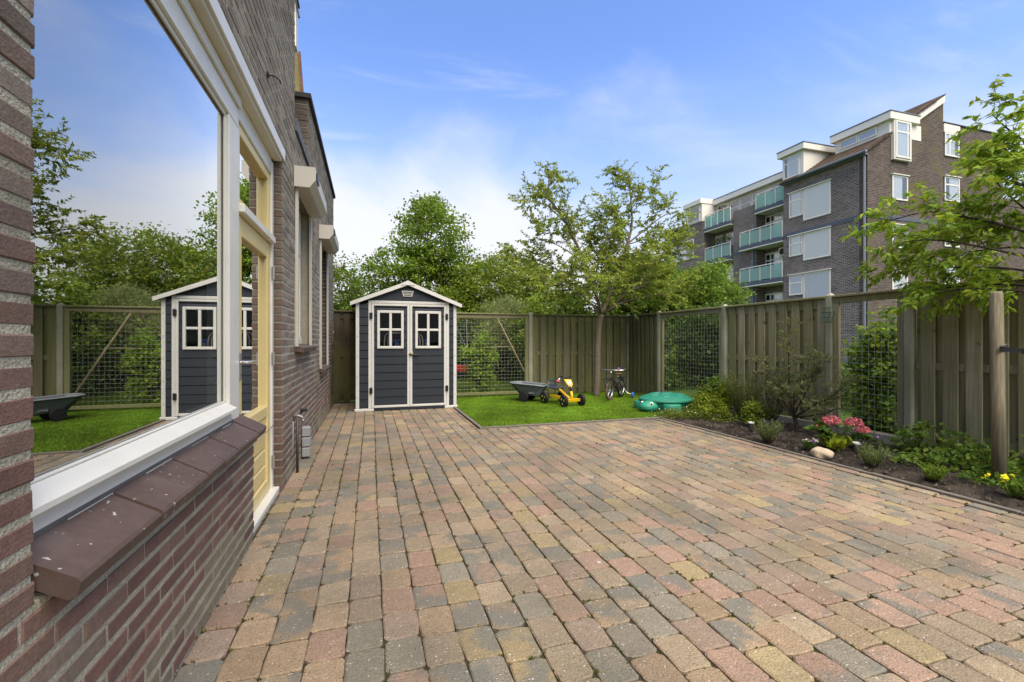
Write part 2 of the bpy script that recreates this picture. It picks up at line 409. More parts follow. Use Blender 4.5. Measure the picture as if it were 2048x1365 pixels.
class MB:
    def __init__(s):
        s.v = []; s.f = []; s.c = []; s.a = []
    def add(s, vs, fs, col=None, aux=None):
        b = len(s.v)
        s.v.extend([tuple(p) for p in vs])
        s.f.extend([tuple(i + b for i in f) for f in fs])
        s.c.extend(col if isinstance(col, list) else [col or (0.5, 0.5, 0.5)] * len(vs))
        s.a.extend([aux or (0, 0, 0)] * len(vs))
        return s
    def box(s, x0, x1, y0, y1, z0, z1, col=None):
        vs = [(x, y, z) for z in (z0, z1) for y in (y0, y1) for x in (x0, x1)]
        return s.add(vs, [(0, 2, 3, 1), (4, 5, 7, 6), (0, 1, 5, 4), (2, 6, 7, 3), (0, 4, 6, 2), (1, 3, 7, 5)], col)
    def bbox(s, x0, x1, y0, y1, z0, z1, bv=0.004, col=None):
        """box with chamfered edges"""
        bv = min(bv, (x1 - x0) * .45, (y1 - y0) * .45, (z1 - z0) * .45)
        vs = []; lo = (x0, y0, z0); hi = (x1, y1, z1)
        idx = {}
        for ax in range(3):
            for sgn in (0, 1):
                for p in (0, 1):
                    for q in (0, 1):
                        c = [0, 0, 0]; o = [i for i in range(3) if i != ax]
                        c[ax] = hi[ax] if sgn else lo[ax]
                        c[o[0]] = hi[o[0]] - bv if p else lo[o[0]] + bv
                        c[o[1]] = hi[o[1]] - bv if q else lo[o[1]] + bv
                        key = [0, 0, 0]; key[ax] = sgn; key[o[0]] = p; key[o[1]] = q
                        idx[(ax, tuple(key))] = len(vs); vs.append(tuple(c))
        fs = []
        for ax in range(3):
            o = [i for i in range(3) if i != ax]
            for sgn in (0, 1):
                ks = []
                for p, q in ((0, 0), (1, 0), (1, 1), (0, 1)):
                    k = [0, 0, 0]; k[ax] = sgn; k[o[0]] = p; k[o[1]] = q
                    ks.append(idx[(ax, tuple(k))])
                fs.append(ks)
        for ax in range(3):      # edges along ax
            o = [i for i in range(3) if i != ax]
            for p in (0, 1):
                for q in (0, 1):
                    k0 = [0, 0, 0]; k0[o[0]] = p; k0[o[1]] = q; k1 = list(k0); k1[ax] = 1
                    k0 = tuple(k0); k1 = tuple(k1)
                    fs.append((idx[(o[0], k0)], idx[(o[0], k1)], idx[(o[1], k1)], idx[(o[1], k0)]))
        for p in (0, 1):
            for q in (0, 1):
                for r_ in (0, 1):
                    k = (p, q, r_); fs.append((idx[(0, k)], idx[(1, k)], idx[(2, k)]))
        return s.add(vs, fs, col)
    def bar(s, p0, p1, w, h, up=(0, 0, 1), col=None):
        p0 = Vector(p0); p1 = Vector(p1); d = (p1 - p0).normalized(); up = Vector(up)
        if abs(d.dot(up)) > 0.99: up = Vector((1, 0, 0))
        a = d.cross(up).normalized() * w / 2; b = a.cross(d).normalized() * h / 2
        vs = [p + i * a + j * b for p in (p0, p1) for i, j in ((-1, -1), (1, -1), (1, 1), (-1, 1))]
        return s.add(vs, [(0, 3, 2, 1), (4, 5, 6, 7), (0, 1, 5, 4), (1, 2, 6, 5), (2, 3, 7, 6), (3, 0, 4, 7)], col)
    def tube(s, pts, rad, n=8, col=None, cap=True, closed=False):
        pts = [Vector(p) for p in pts]; m = len(pts)
        if isinstance(rad, (int, float)): rad = [rad] * m
        vs = []; fs = []; prev = None
        for i, p in enumerate(pts):
            if closed: d = pts[(i + 1) % m] - pts[i - 1]
            else: d = (pts[min(i + 1, m - 1)] - pts[max(i - 1, 0)])
            if d.length < 1e-9: d = Vector((0, 0, 1))
            d.normalize()
            if prev is None:
                u = Vector((0, 0, 1)) if abs(d.z) < 0.9 else Vector((1, 0, 0))
                a = d.cross(u).normalized()
            else:
                a = prev - d * prev.dot(d)
                a = a.normalized() if a.length > 1e-6 else d.orthogonal().normalized()
            prev = a; b = d.cross(a)
            for k in range(n):
                t = 2 * math.pi * k / n
                vs.append(p + (a * math.cos(t) + b * math.sin(t)) * rad[i])
        for i in range(m if closed else m - 1):
            j = (i + 1) % m
            for k in range(n):
                k2 = (k + 1) % n
                fs.append((i * n + k, i * n + k2, j * n + k2, j * n + k))
        if cap and not closed:
            fs.append(tuple(range(n - 1, -1, -1))); fs.append(tuple((m - 1) * n + k for k in range(n)))
        return s.add(vs, fs, col)
    def torus(s, c, axis, R_, r_, n=28, m=8, col=None, squash=1.0):
        c = Vector(c); ax = Vector(axis).normalized(); a = ax.orthogonal().normalized(); b = ax.cross(a)
        vs = []; fs = []
        for i in range(n):
            t = 2 * math.pi * i / n; rd = a * math.cos(t) + b * math.sin(t)
            for k in range(m):
                q = 2 * math.pi * k / m
                vs.append(c + rd * (R_ + r_ * math.cos(q)) + ax * (r_ * squash * math.sin(q)))
        for i in range(n):
            for k in range(m):
                fs.append((i * m + k, ((i + 1) % n) * m + k, ((i + 1) % n) * m + (k + 1) % m, i * m + (k + 1) % m))
        return s.add(vs, fs, col)
    def lathe(s, prof, c=(0, 0, 0), n=24, axis=None, sx=1.0, sy=1.0, col=None):
        c = Vector(c); vs = []; fs = []
        if axis is None: a, b, ax = Vector((1, 0, 0)), Vector((0, 1, 0)), Vector((0, 0, 1))
        else:
            ax = Vector(axis).normalized(); a = ax.orthogonal().normalized(); b = ax.cross(a)
        for r_, h in prof:
            for k in range(n):
                t = 2 * math.pi * k / n
                vs.append(c + a * (r_ * sx * math.cos(t)) + b * (r_ * sy * math.sin(t)) + ax * h)
        for i in range(len(prof) - 1):
            for k in range(n):
                k2 = (k + 1) % n
                fs.append((i * n + k, i * n + k2, (i + 1) * n + k2, (i + 1) * n + k))
        fs.append(tuple(range(n - 1, -1, -1))); fs.append(tuple((len(prof) - 1) * n + k for k in range(n)))
        return s.add(vs, fs, col)
    def prism(s, poly, ax, a0, a1, col=None):
        """poly of 2D points in the plane of the two other axes, extruded along axis ax"""
        n = len(poly); vs = []
        for a in (a0, a1):
            for p, q in poly:
                c = [p, q]; c.insert(ax, a); vs.append(tuple(c))
        fs = [tuple(range(n - 1, -1, -1)), tuple(range(n, 2 * n))]
        for i in range(n):
            j = (i + 1) % n; fs.append((i, j, n + j, n + i))
        return s.add(vs, fs, col)
    def ell(s, c, rx, ry, rz, n=14, m=9, col=None):
        prof = []
        for i in range(m):
            t = -math.pi / 2 + math.pi * (i + 0.02) / (m - 1 + 0.04)
            prof.append((math.cos(t), math.sin(t) * rz))
        return s.lathe(prof, c, n, None, rx, ry, col)
    def build(s, name, m, parent=None, at=None, smooth=False, world=True, fix=True):
        me = bpy.data.meshes.new(name)
        vs = s.v
        if at is not None: vs = [(p[0] - at[0], p[1] - at[1], p[2] - at[2]) for p in vs]
        me.from_pydata(vs, [], s.f)
        if len(vs):
            ca = me.attributes.new('col', 'FLOAT_COLOR', 'POINT')
            ca.data.foreach_set('color', np.hstack([np.array(s.c, dtype=np.float32), np.ones((len(s.c), 1), np.float32)]).ravel())
            if any(x != (0, 0, 0) for x in s.a):
                aa = me.attributes.new('aux', 'FLOAT_COLOR', 'POINT')
                aa.data.foreach_set('color', np.hstack([np.array(s.a, dtype=np.float32), np.ones((len(s.a), 1), np.float32)]).ravel())
        if fix:
            import bmesh
            bm = bmesh.new(); bm.from_mesh(me); bmesh.ops.recalc_face_normals(bm, faces=bm.faces); bm.to_mesh(me); bm.free()
        if smooth:
            me.polygons.foreach_set('use_smooth', [True] * len(me.polygons))
        return link(name, me, m, parent, at, world)

WM = {}
def link(name, me, m, parent=None, at=None, world=True):
    o = bpy.data.objects.new(name, me)
    if m: me.materials.append(MATS[m] if isinstance(m, str) else m)
    COL.objects.link(o)
    if at is not None: o.location = at
    base = Matrix.Translation(at) if at is not None else Matrix()
    if parent:
        o.parent = parent
        if world:
            o.matrix_parent_inverse = WM[parent.name].inverted()
            WM[o.name] = base
        else:
            WM[o.name] = WM[parent.name] @ base
    else: WM[o.name] = base
    return o
def tag(o, label=None, cat=None, group=None, kind=None):
    if label: o['label'] = label
    if cat: o['category'] = cat
    if group: o['group'] = group
    if kind: o['kind'] = kind
    return o
def empty(name, loc, label, cat, group=None, rz=0.0):
    o = bpy.data.objects.new(name, None)
    o.empty_display_size = 0.2
    o.location = loc; o.rotation_euler = (0, 0, rz)
    COL.objects.link(o)
    WM[o.name] = Matrix.Translation(loc) @ Matrix.Rotation(rz, 4, 'Z')
    return tag(o, label, cat, group)
def copytree(src, loc, rz=0.0, parent=None):
    c = src.copy(); COL.objects.link(c); c.location = loc; c.rotation_euler = (0, 0, rz)
    def rec(s, d):
        for ch in s.children:
            n = ch.copy(); COL.objects.link(n); n.parent = d; n.matrix_parent_inverse = ch.matrix_parent_inverse.copy()
            rec(ch, n)
    rec(src, c)
    return c

def np_mesh(name, V, F, C, m, parent=None, smooth=False):
    """V (n,3), F (k,q), C (n,3) -> object, fast"""
    me = bpy.data.meshes.new(name)
    q = F.shape[1]
    me.vertices.add(len(V)); me.vertices.foreach_set('co', V.astype(np.float32).ravel())
    me.loops.add(F.size); me.loops.foreach_set('vertex_index', F.astype(np.int32).ravel())
    me.polygons.add(len(F)); me.polygons.foreach_set('loop_start', np.arange(0, F.size, q, dtype=np.int32))
    me.polygons.foreach_set('loop_total', np.full(len(F), q, dtype=np.int32))
    me.update(calc_edges=True)
    ca = me.attributes.new('col', 'FLOAT_COLOR', 'POINT')
    ca.data.foreach_set('color', np.hstack([C.astype(np.float32), np.ones((len(C), 1), np.float32)]).ravel())
    if smooth: me.polygons.foreach_set('use_smooth', np.ones(len(F), dtype=bool))
    return link(name, me, m, parent)

def unit(a): return a / np.maximum(np.linalg.norm(a, axis=1, keepdims=True), 1e-9)

def leaves(name, C, L_, W_, cols, m='leaf', parent=None, T=None, up=0.6, fold=0.18, jit=0.16, droop=0.0, kind=None):
    """one rhombic folded leaf per centre; T optional preferred direction"""
    n = len(C)
    if T is None: T = nr.normal(size=(n, 3)); T[:, 2] *= 0.6
    T = unit(T + np.array([0, 0, -droop]))
    nrm = nr.normal(size=(n, 3)) + np.array([0, 0, up])
    nrm = unit(nrm - T * (nrm * T).sum(1, keepdims=True))
    B = np.cross(T, nrm)
    s = (1 + jit * 1.5 * nr.normal(size=(n, 1))).clip(0.5, 1.7)
    l = L_ * s; w_ = W_ * s
    V = np.empty((n, 4, 3))
    V[:, 0] = C - T * l * 0.5
    V[:, 1] = C + B * w_ * 0.5 + nrm * w_ * fold - T * l * 0.05
    V[:, 2] = C + T * l * 0.5 - nrm * l * 0.08
    V[:, 3] = C - B * w_ * 0.5 + nrm * w_ * fold - T * l * 0.05
    F = np.arange(4 * n).reshape(n, 4)
    cc = np.repeat(cols, 4, axis=0)
    o = np_mesh(name, V.reshape(-1, 3), F, cc, m, parent)
    if parent is not None: o['kind'] = 'stuff'      # too many small leaves to pick apart
    if kind: o['kind'] = kind
    return o

def leafcols(n, base, var=0.18, hue=0.12, clump=None):
    base = np.array(base) * np.array([1.52, 1.45, 1.05]); hue *= 0.6
    k = (1 + var * nr.normal(size=(n, 1))).clip(0.45, 1.7)
    if clump is not None: k = k * clump[:, None]
    h = hue * nr.normal(size=(n, 1))
    c = base * k
    c[:, 0:1] *= (1 + h * 1.4); c[:, 2:3] *= (1 - h * 0.6)
    return c.clip(0.004, 0.9)

# camera-space helper only used to rank which pieces show largest
YC, YS = math.cos(R(YAW)), math.sin(R(YAW))
def depth_px(x, y, z):
    d = x * YS + y * YC
    if d < 0.15: return None
    l = x * YC - y * YS
    return d, 1024 + 910 * l / d, 682 - 910 * (z - CAMH) / d
def in_frame(x, y, z, mrg=60):
    q = depth_px(x, y, z)
    return q is not None and -mrg < q[1] < 2048 + mrg and -mrg < q[2] < 1365 + mrg

# ================================================================== SETTING
FX, BY = 5.85, 9.52          # inner faces of the right and the back fence
PX0, PX1 = -0.70, 4.36       # patio
LX0, LY0 = 1.50, 6.20        # lawn corner

g = MB(); g.add([(-400, -400, -0.09), (400, -400, -0.09), (400, 400, -0.09), (-400, 400, -0.09)], [(0, 1, 2, 3)])
tag(g.build('ground', 'field'), 'rough green ground beyond the garden fences', 'ground', kind='structure')

# ---- patio ------------------------------------------------------------------
pb = MB(); pb.box(PX0 - 0.15, PX1, -1.5, BY + 0.3, -0.085, -0.0135)
patio = tag(pb.build('patio', 'joint'), 'patio of multicoloured concrete block pavers with mossy joints', 'patio', kind='structure')
PAL = [((0.299, 0.202, 0.140), 20), ((0.303, 0.221, 0.134), 23), ((0.310, 0.242, 0.130), 9), ((0.221, 0.194, 0.142), 14),
       ((0.264, 0.205, 0.135), 25), ((0.264, 0.197, 0.140), 15), ((0.299, 0.233, 0.149), 18)]
def pick(pal, r_=rnd):
    t = r_.random() * sum(x[1] for x in pal)
    for c, wgt in pal:
        t -= wgt
        if t <= 0: return c
    return pal[-1][0]
CW, PLN = 0.1490, 0.196
pavers = []
def paver_mesh(mb, x0, x1, y0, y1, gap=0.0027):
    x0 += gap; x1 -= gap; y0 += gap; y1 -= gap
    if y1 - y0 < 0.03: return None
    j = lambda s=0.0036: rnd.uniform(-s, s)
    cr = rnd.uniform(0.006, 0.020)
    h = rnd.uniform(-0.0018, 0.0018); tx = rnd.uniform(-0.02, 0.02); ty = rnd.uniform(-0.016, 0.016)
    cx_, cy_ = (x0 + x1) / 2, (y0 + y1) / 2
    xm, ym = (x0 + x1) / 2, (y0 + y1) / 2
    ring = [(x0 + cr, y0), (xm, y0), (x1 - cr, y0), (x1, y0 + cr), (x1, ym), (x1, y1 - cr), (x1 - cr, y1), (xm, y1), (x0 + cr, y1), (x0, y1 - cr), (x0, ym), (x0, y0 + cr)]
    ring = [(x + j(), y + j()) for x, y in ring]
    top = []
    inset = rnd.uniform(0.004, 0.008)
    for x, y in ring:
        dx, dy = cx_ - x, cy_ - y
        ix = x + (inset if dx > 0 else -inset) * min(1, abs(dx) / 0.02); iy = y + (inset if dy > 0 else -inset) * min(1, abs(dy) / 0.02)
        top.append((ix, iy, h + tx * (ix - cx_) + ty * (iy - cy_)))
    mid = [(x, y, h - rnd.uniform(0.003, 0.006) + tx * (x - cx_) + ty * (y - cy_)) for x, y in ring]
    bot = [(x, y, -0.045) for x, y in ring]
    vs = top + mid + bot
    fs = [tuple(range(12))]
    for r_ in (0, 12):
        for k in range(12):
            k2 = (k + 1) % 12
            fs.append((r_ + k, r_ + 12 + k, r_ + 12 + k2, r_ + k2))
    c = pick(PAL); lum = rnd.uniform(0.86, 1.14)
    c = tuple(v * lum for v in c)
    return vs, fs, c, (rnd.random(), 0.85 if rnd.random() < 0.42 else 0.0, 0)
ncol = int((PX1 - 0.13 - PX0) / CW) + 1
yoff = 0.0
for k in range(ncol):
    x0 = PX0 + 0.01 + k * CW
    x1 = min(x0 + CW, PX1 - 0.105)
    if x1 - x0 < 0.05: continue
    if k < 7: yoff = 0.02 * k + rnd.uniform(-0.02, 0.02)
    else: yoff = (0.5 * (k % 2)) * PLN + rnd.uniform(-0.035, 0.035)
    y = 0.25 + yoff
    xw = 0.0
    yend = BY - 0.02 if x1 < -0.22 else (8.27 if x0 < LX0 - 0.02 else LY0 - 0.055)
    if x0 < LX0 - 0.06 < x1: x1 = LX0 - 0.06 if False else x1
    while y < yend - 0.02:
        ln = PLN * rnd.uniform(0.965, 1.035)
        y1 = min(y + ln, yend)
        dx = 0.006 * math.sin(y * 0.9 + k * 0.37) 
        xe = x1
        if y > LY0 - 0.06 and x1 > LX0 - 0.055: xe = LX0 - 0.055
        if xe - x0 > 0.03:
            pm = paver_mesh(None, x0 + dx, xe + dx, y, y1)
            if pm: pavers.append((pm, (x0 + xe) / 2, (y + y1) / 2, (xe - x0) * (y1 - y)))
        y = y1
# soldier row along the bed (long side along the edge)
y = 0.4
while y < LY0 - 0.05:
    pm = paver_mesh(None, PX1 - 0.103, PX1 - 0.004, y, min(y + 0.205, LY0 - 0.05))
    if pm: pavers.append((pm, PX1 - 0.05, y + 0.1, 0.02))
    y += 0.205
# doorstep row between the sub-window wall and the door
y = 3.16
while y < 4.06:
    pm = paver_mesh(None, -0.79, -0.695, y, y + 0.15)
    if pm: pavers.append((pm, -0.74, y + 0.07, 0.012))
    y += 0.152
def paver_score(p):
    q = depth_px(p[1], p[2], 0)
    if q is None or not in_frame(p[1], p[2], 0, 20): return 0
    return p[3] * CAMH / q[0] ** 3
order = sorted(range(len(pavers)), key=lambda i: -paver_score(pavers[i]))
rest = MB()
for rank, i in enumerate(order):
    (vs, fs, c, a), px, py, _ = pavers[i]
    if rank < 300:
        mb = MB(); mb.add(vs, fs, c, a)
        mb.build('paver', 'paver', patio, at=(px, py, 0.0), fix=False)
    else: rest.add(vs, fs, c, a)
tag(rest.build('paver_field', 'paver', patio, fix=False), kind='stuff')

# moss and tiny weeds in the joints
mc = []
for i in range(7000):
    p = pavers[int(rnd.random() ** 1.3 * len(pavers))]
    vs = p[0][0]; a = vs[12 + rnd.randrange(12)]; b2 = vs[12 + rnd.randrange(12)]
    e = rnd.randrange(12); a = vs[12 + e]; b2 = vs[12 + (e + 1) % 12]; t = rnd.random()
    x, y = a[0] + (b2[0] - a[0]) * t, a[1] + (b2[1] - a[1]) * t
    if math.sin(x * 2.1 + 1.3) * math.sin(y * 1.7 + 0.4) + rnd.uniform(-0.6, 0.6) < 0.15: continue
    for q in range(rnd.randint(2, 5)):
        mc.append((x + rnd.gauss(0, 0.006), y + rnd.gauss(0, 0.006), -0.004 + rnd.random() * 0.006))
mc = np.array(mc)
T = nr.normal(size=(len(mc), 3)) * 0.6 + np.array([0, 0, 0.8])
mo = leaves('joint_moss', mc, 0.014, 0.007, leafcols(len(mc), (0.085, 0.095, 0.018), 0.25), 'leaf', None, T=T)
tag(mo, 'green moss and tiny weeds growing in the paver joints', 'moss', kind='stuff')

# ---- lawn, edging, bed ------------------------------------------------------
lw = MB(); lw.box(LX0, FX + 0.02, LY0, BY + 0.05, -0.085, 0.012)
tag(lw.build('lawn', 'turf_base'), 'artificial lawn in the back corner of the garden', 'lawn', kind='structure')
ed = MB(); ed.bbox(LX0 - 0.05, LX0, LY0 - 0.05, 8.3, -0.08, 0.022, 0.004)
ed.bbox(LX0 + 0.002, PX1 + 0.15, LY0 - 0.05, LY0, -0.08, 0.021, 0.004)
tag(ed.build('lawn_edging', 'edging'), 'thin grey edging strip round the lawn', 'edging', kind='structure')
ed = MB()
y = 0.0
while y < LY0 - 0.06:
    ed.bbox(PX1 + 0.002, PX1 + 0.045, y + 0.003, min(y + 0.997, LY0 - 0.055), -0.08, 0.015 + rnd.uniform(-0.004, 0.004), 0.004); y += 1.0
tag(ed.build('bed_edging', 'edging'), 'thin grey edging strip along the planting bed', 'edging', kind='structure')

n = 150000
gx = nr.uniform(LX0 + 0.01, FX - 0.02, n); gy = LY0 + 0.01 + (BY - LY0 - 0.03) * nr.random(n) ** 1.15
C = np.stack([gx, gy, np.full(n, 0.022)], 1)
T = nr.normal(size=(n, 3)) * 0.42 + np.array([0.06, -0.05, 0.85])
tone = 1 + 0.26 * np.sin(gx * 2.3 + np.sin(gy * 3.1)) * np.sin(gy * 1.9 + 0.6) + 0.14 * np.sin(gx * 9 + gy * 4) * np.sin(gy * 7.3 - gx * 2) + 0.06 * nr.normal(size=n)
cols = leafcols(n, (0.115, 0.215, 0.020), 0.22, 0.12, tone)
dead = nr.random(n) < 0.07; cols[dead] = np.array([0.20, 0.17, 0.06])
go = leaves('lawn_grass', C, 0.036, 0.0065, cols, 'turf', None, T=T, up=0.0, fold=0.05)
tag(go, 'bright green artificial grass pile of the lawn', 'grass', kind='stuff')

# planting bed with lumpy soil
bm_ = MB(); nxx, nyy = 40, 150
x0, x1, y0, y1 = PX1 + 0.047, FX + 0.06, -0.6, LY0 + 0.0
vs = []
for j in range(nyy + 1):
    for i in range(nxx + 1):
        x = x0 + (x1 - x0) * i / nxx; y = y0 + (y1 - y0) * j / nyy
        e = min(1, i / 4)
        z = -0.005 + e * (0.02 + 0.02 * math.sin(x * 5 + y * 3) * math.sin(y * 4.3 - x) + rnd.uniform(-0.012, 0.014)) + 0.03 * max(0, (i / nxx - 0.5))
        vs.append((x, y, z))
fs = [(j * (nxx + 1) + i, j * (nxx + 1) + i + 1, (j + 1) * (nxx + 1) + i + 1, (j + 1) * (nxx + 1) + i) for j in range(nyy) for i in range(nxx)]
bm_.add(vs, fs)
tag(bm_.build('planting_bed', 'soil', smooth=True), 'dark soil bed along the right fence', 'planting bed', kind='structure')
# clods and litter on the soil
cl_ = MB()
for i in range(900):
    x = rnd.uniform(PX1 + 0.06, FX - 0.05); y = rnd.uniform(1.4, 6.1); r_ = rnd.uniform(0.004, 0.016)
    pts = [(rnd.gauss(0, 1), rnd.gauss(0, 1), rnd.gauss(0, 1)) for _ in range(6)]
    vs = [(x + r_, y, 0.02), (x - r_, y + r_ * 0.3, 0.02), (x, y + r_, 0.018), (x, y - r_, 0.02), (x + rnd.gauss(0, r_ * .3), y, 0.03 + r_), (x, y, 0.0)]
    k = rnd.uniform(0.5, 1.6)
    cl_.add(vs, [(0, 2, 4), (2, 1, 4), (1, 3, 4), (3, 0, 4), (2, 0, 5), (1, 2, 5), (3, 1, 5), (0, 3, 5)], (0.09 * k, 0.07 * k, 0.05 * k))
tag(cl_.build('soil_clods', 'brick', fix=False), 'small clods and wood chips scattered on the soil bed', 'soil', kind='stuff')

# ================================================================== HOUSE
WX = -0.68                     # brick face of the facade
house = empty('house', (-1.2, 3.0, 0), 'brown brick house with large white window and yellow door at left', 'house')
# facade region test: row at height z -> list of (y0, y1)
def intervals(z):
    iv = []
    top_main = 7.3
    segs = []
    if z < top_main: segs.append((-1.2, 4.72))
    if z < 3.20: segs.append((4.72, 5.67))
    if z < 3.98: segs.append((5.67, 9.46))
    # merge
    m = []
    for a, b in segs:
        if m and abs(m[-1][1] - a) < 1e-6: m[-1] = (m[-1][0], b)
        else: m.append((a, b))
    holes = []
    if 0.655 < z < 2.785: holes.append((1.225, 4.08))
    elif z <= 0.655: holes.append((3.13, 4.08))
    if 1.15 < z < 2.70: holes.append((4.70, 5.78))
    if 0.82 < z < 2.68: holes.append((6.87, 7.99))
    for a, b in m:
        cur = [(a, b)]
        for h0, h1 in holes:
            nx_ = []
            for c, d in cur:
                if h1 <= c or h0 >= d: nx_.append((c, d)); continue
                if h0 > c: nx_.append((c, h0))
                if h1 < d: nx_.append((h1, d))
            cur = nx_
        iv += cur
    return iv
ROW, BL, BH = 0.0655, 0.216, 0.0490
BPAL = [((0.167, 0.095, 0.070), 30), ((0.184, 0.106, 0.077), 22), ((0.156, 0.093, 0.070), 22), ((0.177, 0.114, 0.080), 16), ((0.195, 0.120, 0.085), 10), ((0.140, 0.087, 0.066), 8)]
GPAL = [((0.233, 0.199, 0.150), 30), ((0.205, 0.169, 0.128), 26), ((0.257, 0.221, 0.167), 20), ((0.210, 0.162, 0.128), 18), ((0.177, 0.153, 0.116), 12)]
bricks = []
def brick(y0, y1, z0, z1, col, x_out=WX, dep=0.10, face=0.0, side=False):
    j = lambda s: rnd.uniform(-s, s)
    b_ = 0.004
    xo = x_out + face + j(0.002)
    xi = x_out - dep
    y0 += j(0.002); y1 += j(0.002); z0 += j(0.0015); z1 += j(0.0015)
    o4 = [(xo - 0.0040, y0 + j(.001), z0 + j(.001)), (xo - 0.0040, y1 + j(.001), z0 + j(.001)), (xo - 0.0040, y1 + j(.001), z1 + j(.001)), (xo - 0.0040, y0 + j(.001), z1 + j(.001))]
    f4 = [(xo, y0 + b_ + j(.002), z0 + b_), (xo, y1 - b_ + j(.002), z0 + b_ + j(.001)), (xo, y1 - b_ + j(.002), z1 - b_), (xo, y0 + b_ + j(.002), z1 - b_ + j(.001))]
    i4 = [(xi, y0, z0), (xi, y1, z0), (xi, y1, z1), (xi, y0, z1)]
    vs = f4 + o4 + i4
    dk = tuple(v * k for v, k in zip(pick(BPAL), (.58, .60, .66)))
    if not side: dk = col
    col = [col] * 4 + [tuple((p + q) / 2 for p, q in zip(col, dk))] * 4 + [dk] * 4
    fs = [(0, 1, 2, 3)]
    for r_ in (0, 4):
        for k in range(4):
            k2 = (k + 1) % 4
            fs.append((r_ + k, r_ + 4 + k, r_ + 4 + k2, r_ + k2))
    return vs, fs, col
for r_ in range(int(7.3 / ROW)):
    z0 = r_ * ROW + 0.006; z1 = z0 + BH; zc_ = (z0 + z1) / 2
    for a, b in intervals(zc_):
        off = (0.5 * BL if r_ % 2 else 0.0)
        y = math.floor((a - off) / BL) * BL + off
        carry = None
        while y < b:
            ya, yb = max(y, a), min(y + BL - rnd.uniform(0.006, 0.010), b)
            y += BL
            if carry is not None: ya = carry; carry = None
            if yb - ya < 0.07 and y < b: carry = ya; continue
            if b - y < 0.07: yb = b; y = b + 1
            if yb - ya < 0.02: continue
            # weathered greyer upper wall, redder lower courses
            k = min(1, max(0, ((zc_ - 1.1) / 0.9 if ya < 4 else (zc_ - 0.1) / 1.3) + rnd.gauss(0, 0.2)))
            c1, c2 = pick(GPAL), pick(BPAL); c = tuple(q + (p_ - q) * k for p_, q in zip(c1, c2))
            if zc_ < 0.20 - 0.08 * math.sin(ya * 1.7) and rnd.random() < 0.8: c = tuple(p * 0.35 + q * 0.65 for p, q in zip(c, (0.22, 0.205, 0.125)))
            if zc_ < 0.55 and 1.3 > ya and rnd.random() < 0.6: c = tuple(p * 0.5 + q * 0.5 for p, q in zip(c, (0.2, 0.18, 0.13)))
            lum = rnd.uniform(0.85, 1.15); c = tuple(v * lum for v in c)
            dep = 0.10
            if a > 5.6 and abs(ya - a) < 1e-3 and zc_ > 3.2: dep = 0.21
            if abs(ya - 4.08) < 1e-3: dep = 0.105
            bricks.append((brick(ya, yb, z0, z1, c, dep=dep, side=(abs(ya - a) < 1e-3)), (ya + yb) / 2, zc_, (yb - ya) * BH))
def brick_score(b_):
    q = depth_px(WX, b_[1], b_[2])
    if q is None or not in_frame(WX, b_[1], b_[2], 30): return 0
    if b_[1] > 1.25 and b_[1] < 4.08 and 0.64 < b_[2] < 2.7: return 0
    return b_[3] / q[0] ** 3
mcore = MB()
xm0, xm1 = WX - 0.30, WX - 0.0030
def core(y0, y1, z0, z1, xa=xm0, xb=xm1): mcore.box(xa, xb, y0, y1, z0, z1)
core(-1.2, 1.217, -0.05, 7.29); core(1.217, 3.122, -0.05, 0.655)
core(1.217, 4.088, 2.787, 7.29); core(4.088, 4.712, -0.05, 7.29)
core(4.712, 5.67, -0.05, 1.14); core(4.712, 5.67, 2.705, 3.19)
core(5.678, 5.772, -0.05, 1.14); core(5.678, 5.772, 2.705, 3.97); core(5.788, 6.862, -0.05, 3.97); core(5.772, 5.788, -0.05, 1.14); core(5.772, 5.788, 1.14, 3.97)
core(6.862, 7.998, -0.05, 0.815); core(6.862, 7.998, 2.685, 3.97); core(7.998, 9.452, -0.05, 3.97)
wall = mcore.build('wall', 'mortar', house)
order = sorted(range(len(bricks)), key=lambda i: -brick_score(bricks[i]))
rest = MB()
for rank, i in enumerate(order):
    (vs, fs, c), by_, bz_, _ = bricks[i]
    if rank < 300:
        mb = MB(); mb.add(vs, fs, c); mb.build('brick', 'brick', wall, at=(WX, by_, bz_), fix=False)
    else: rest.add(vs, fs, c)
tag(rest.build('brickwork', 'brick', wall, fix=False), kind='stuff')
# mass behind the facade: gable end, extension roof, rear walls
ms = MB()
ms.box(-6.0, xm0 - 0.004, 4.45, 4.70, 2.72, 7.28)
ms.box(-6.0, -5.75, -1.2, 9.4, -0.05, 3.1)
ms.box(-6.0, xm0 - 0.004, 9.20, 9.44, -0.05, 3.90)
ms.build('rear_wall', 'mortar', house)
rf = MB(); rf.box(-6.0, -0.99, 4.71, 9.44, 3.02, 3.12); rf.box(-6.2, xm0 - 0.01, -1.3, 4.69, 7.30, 7.42)
rf.build('roof', 'coping', house)
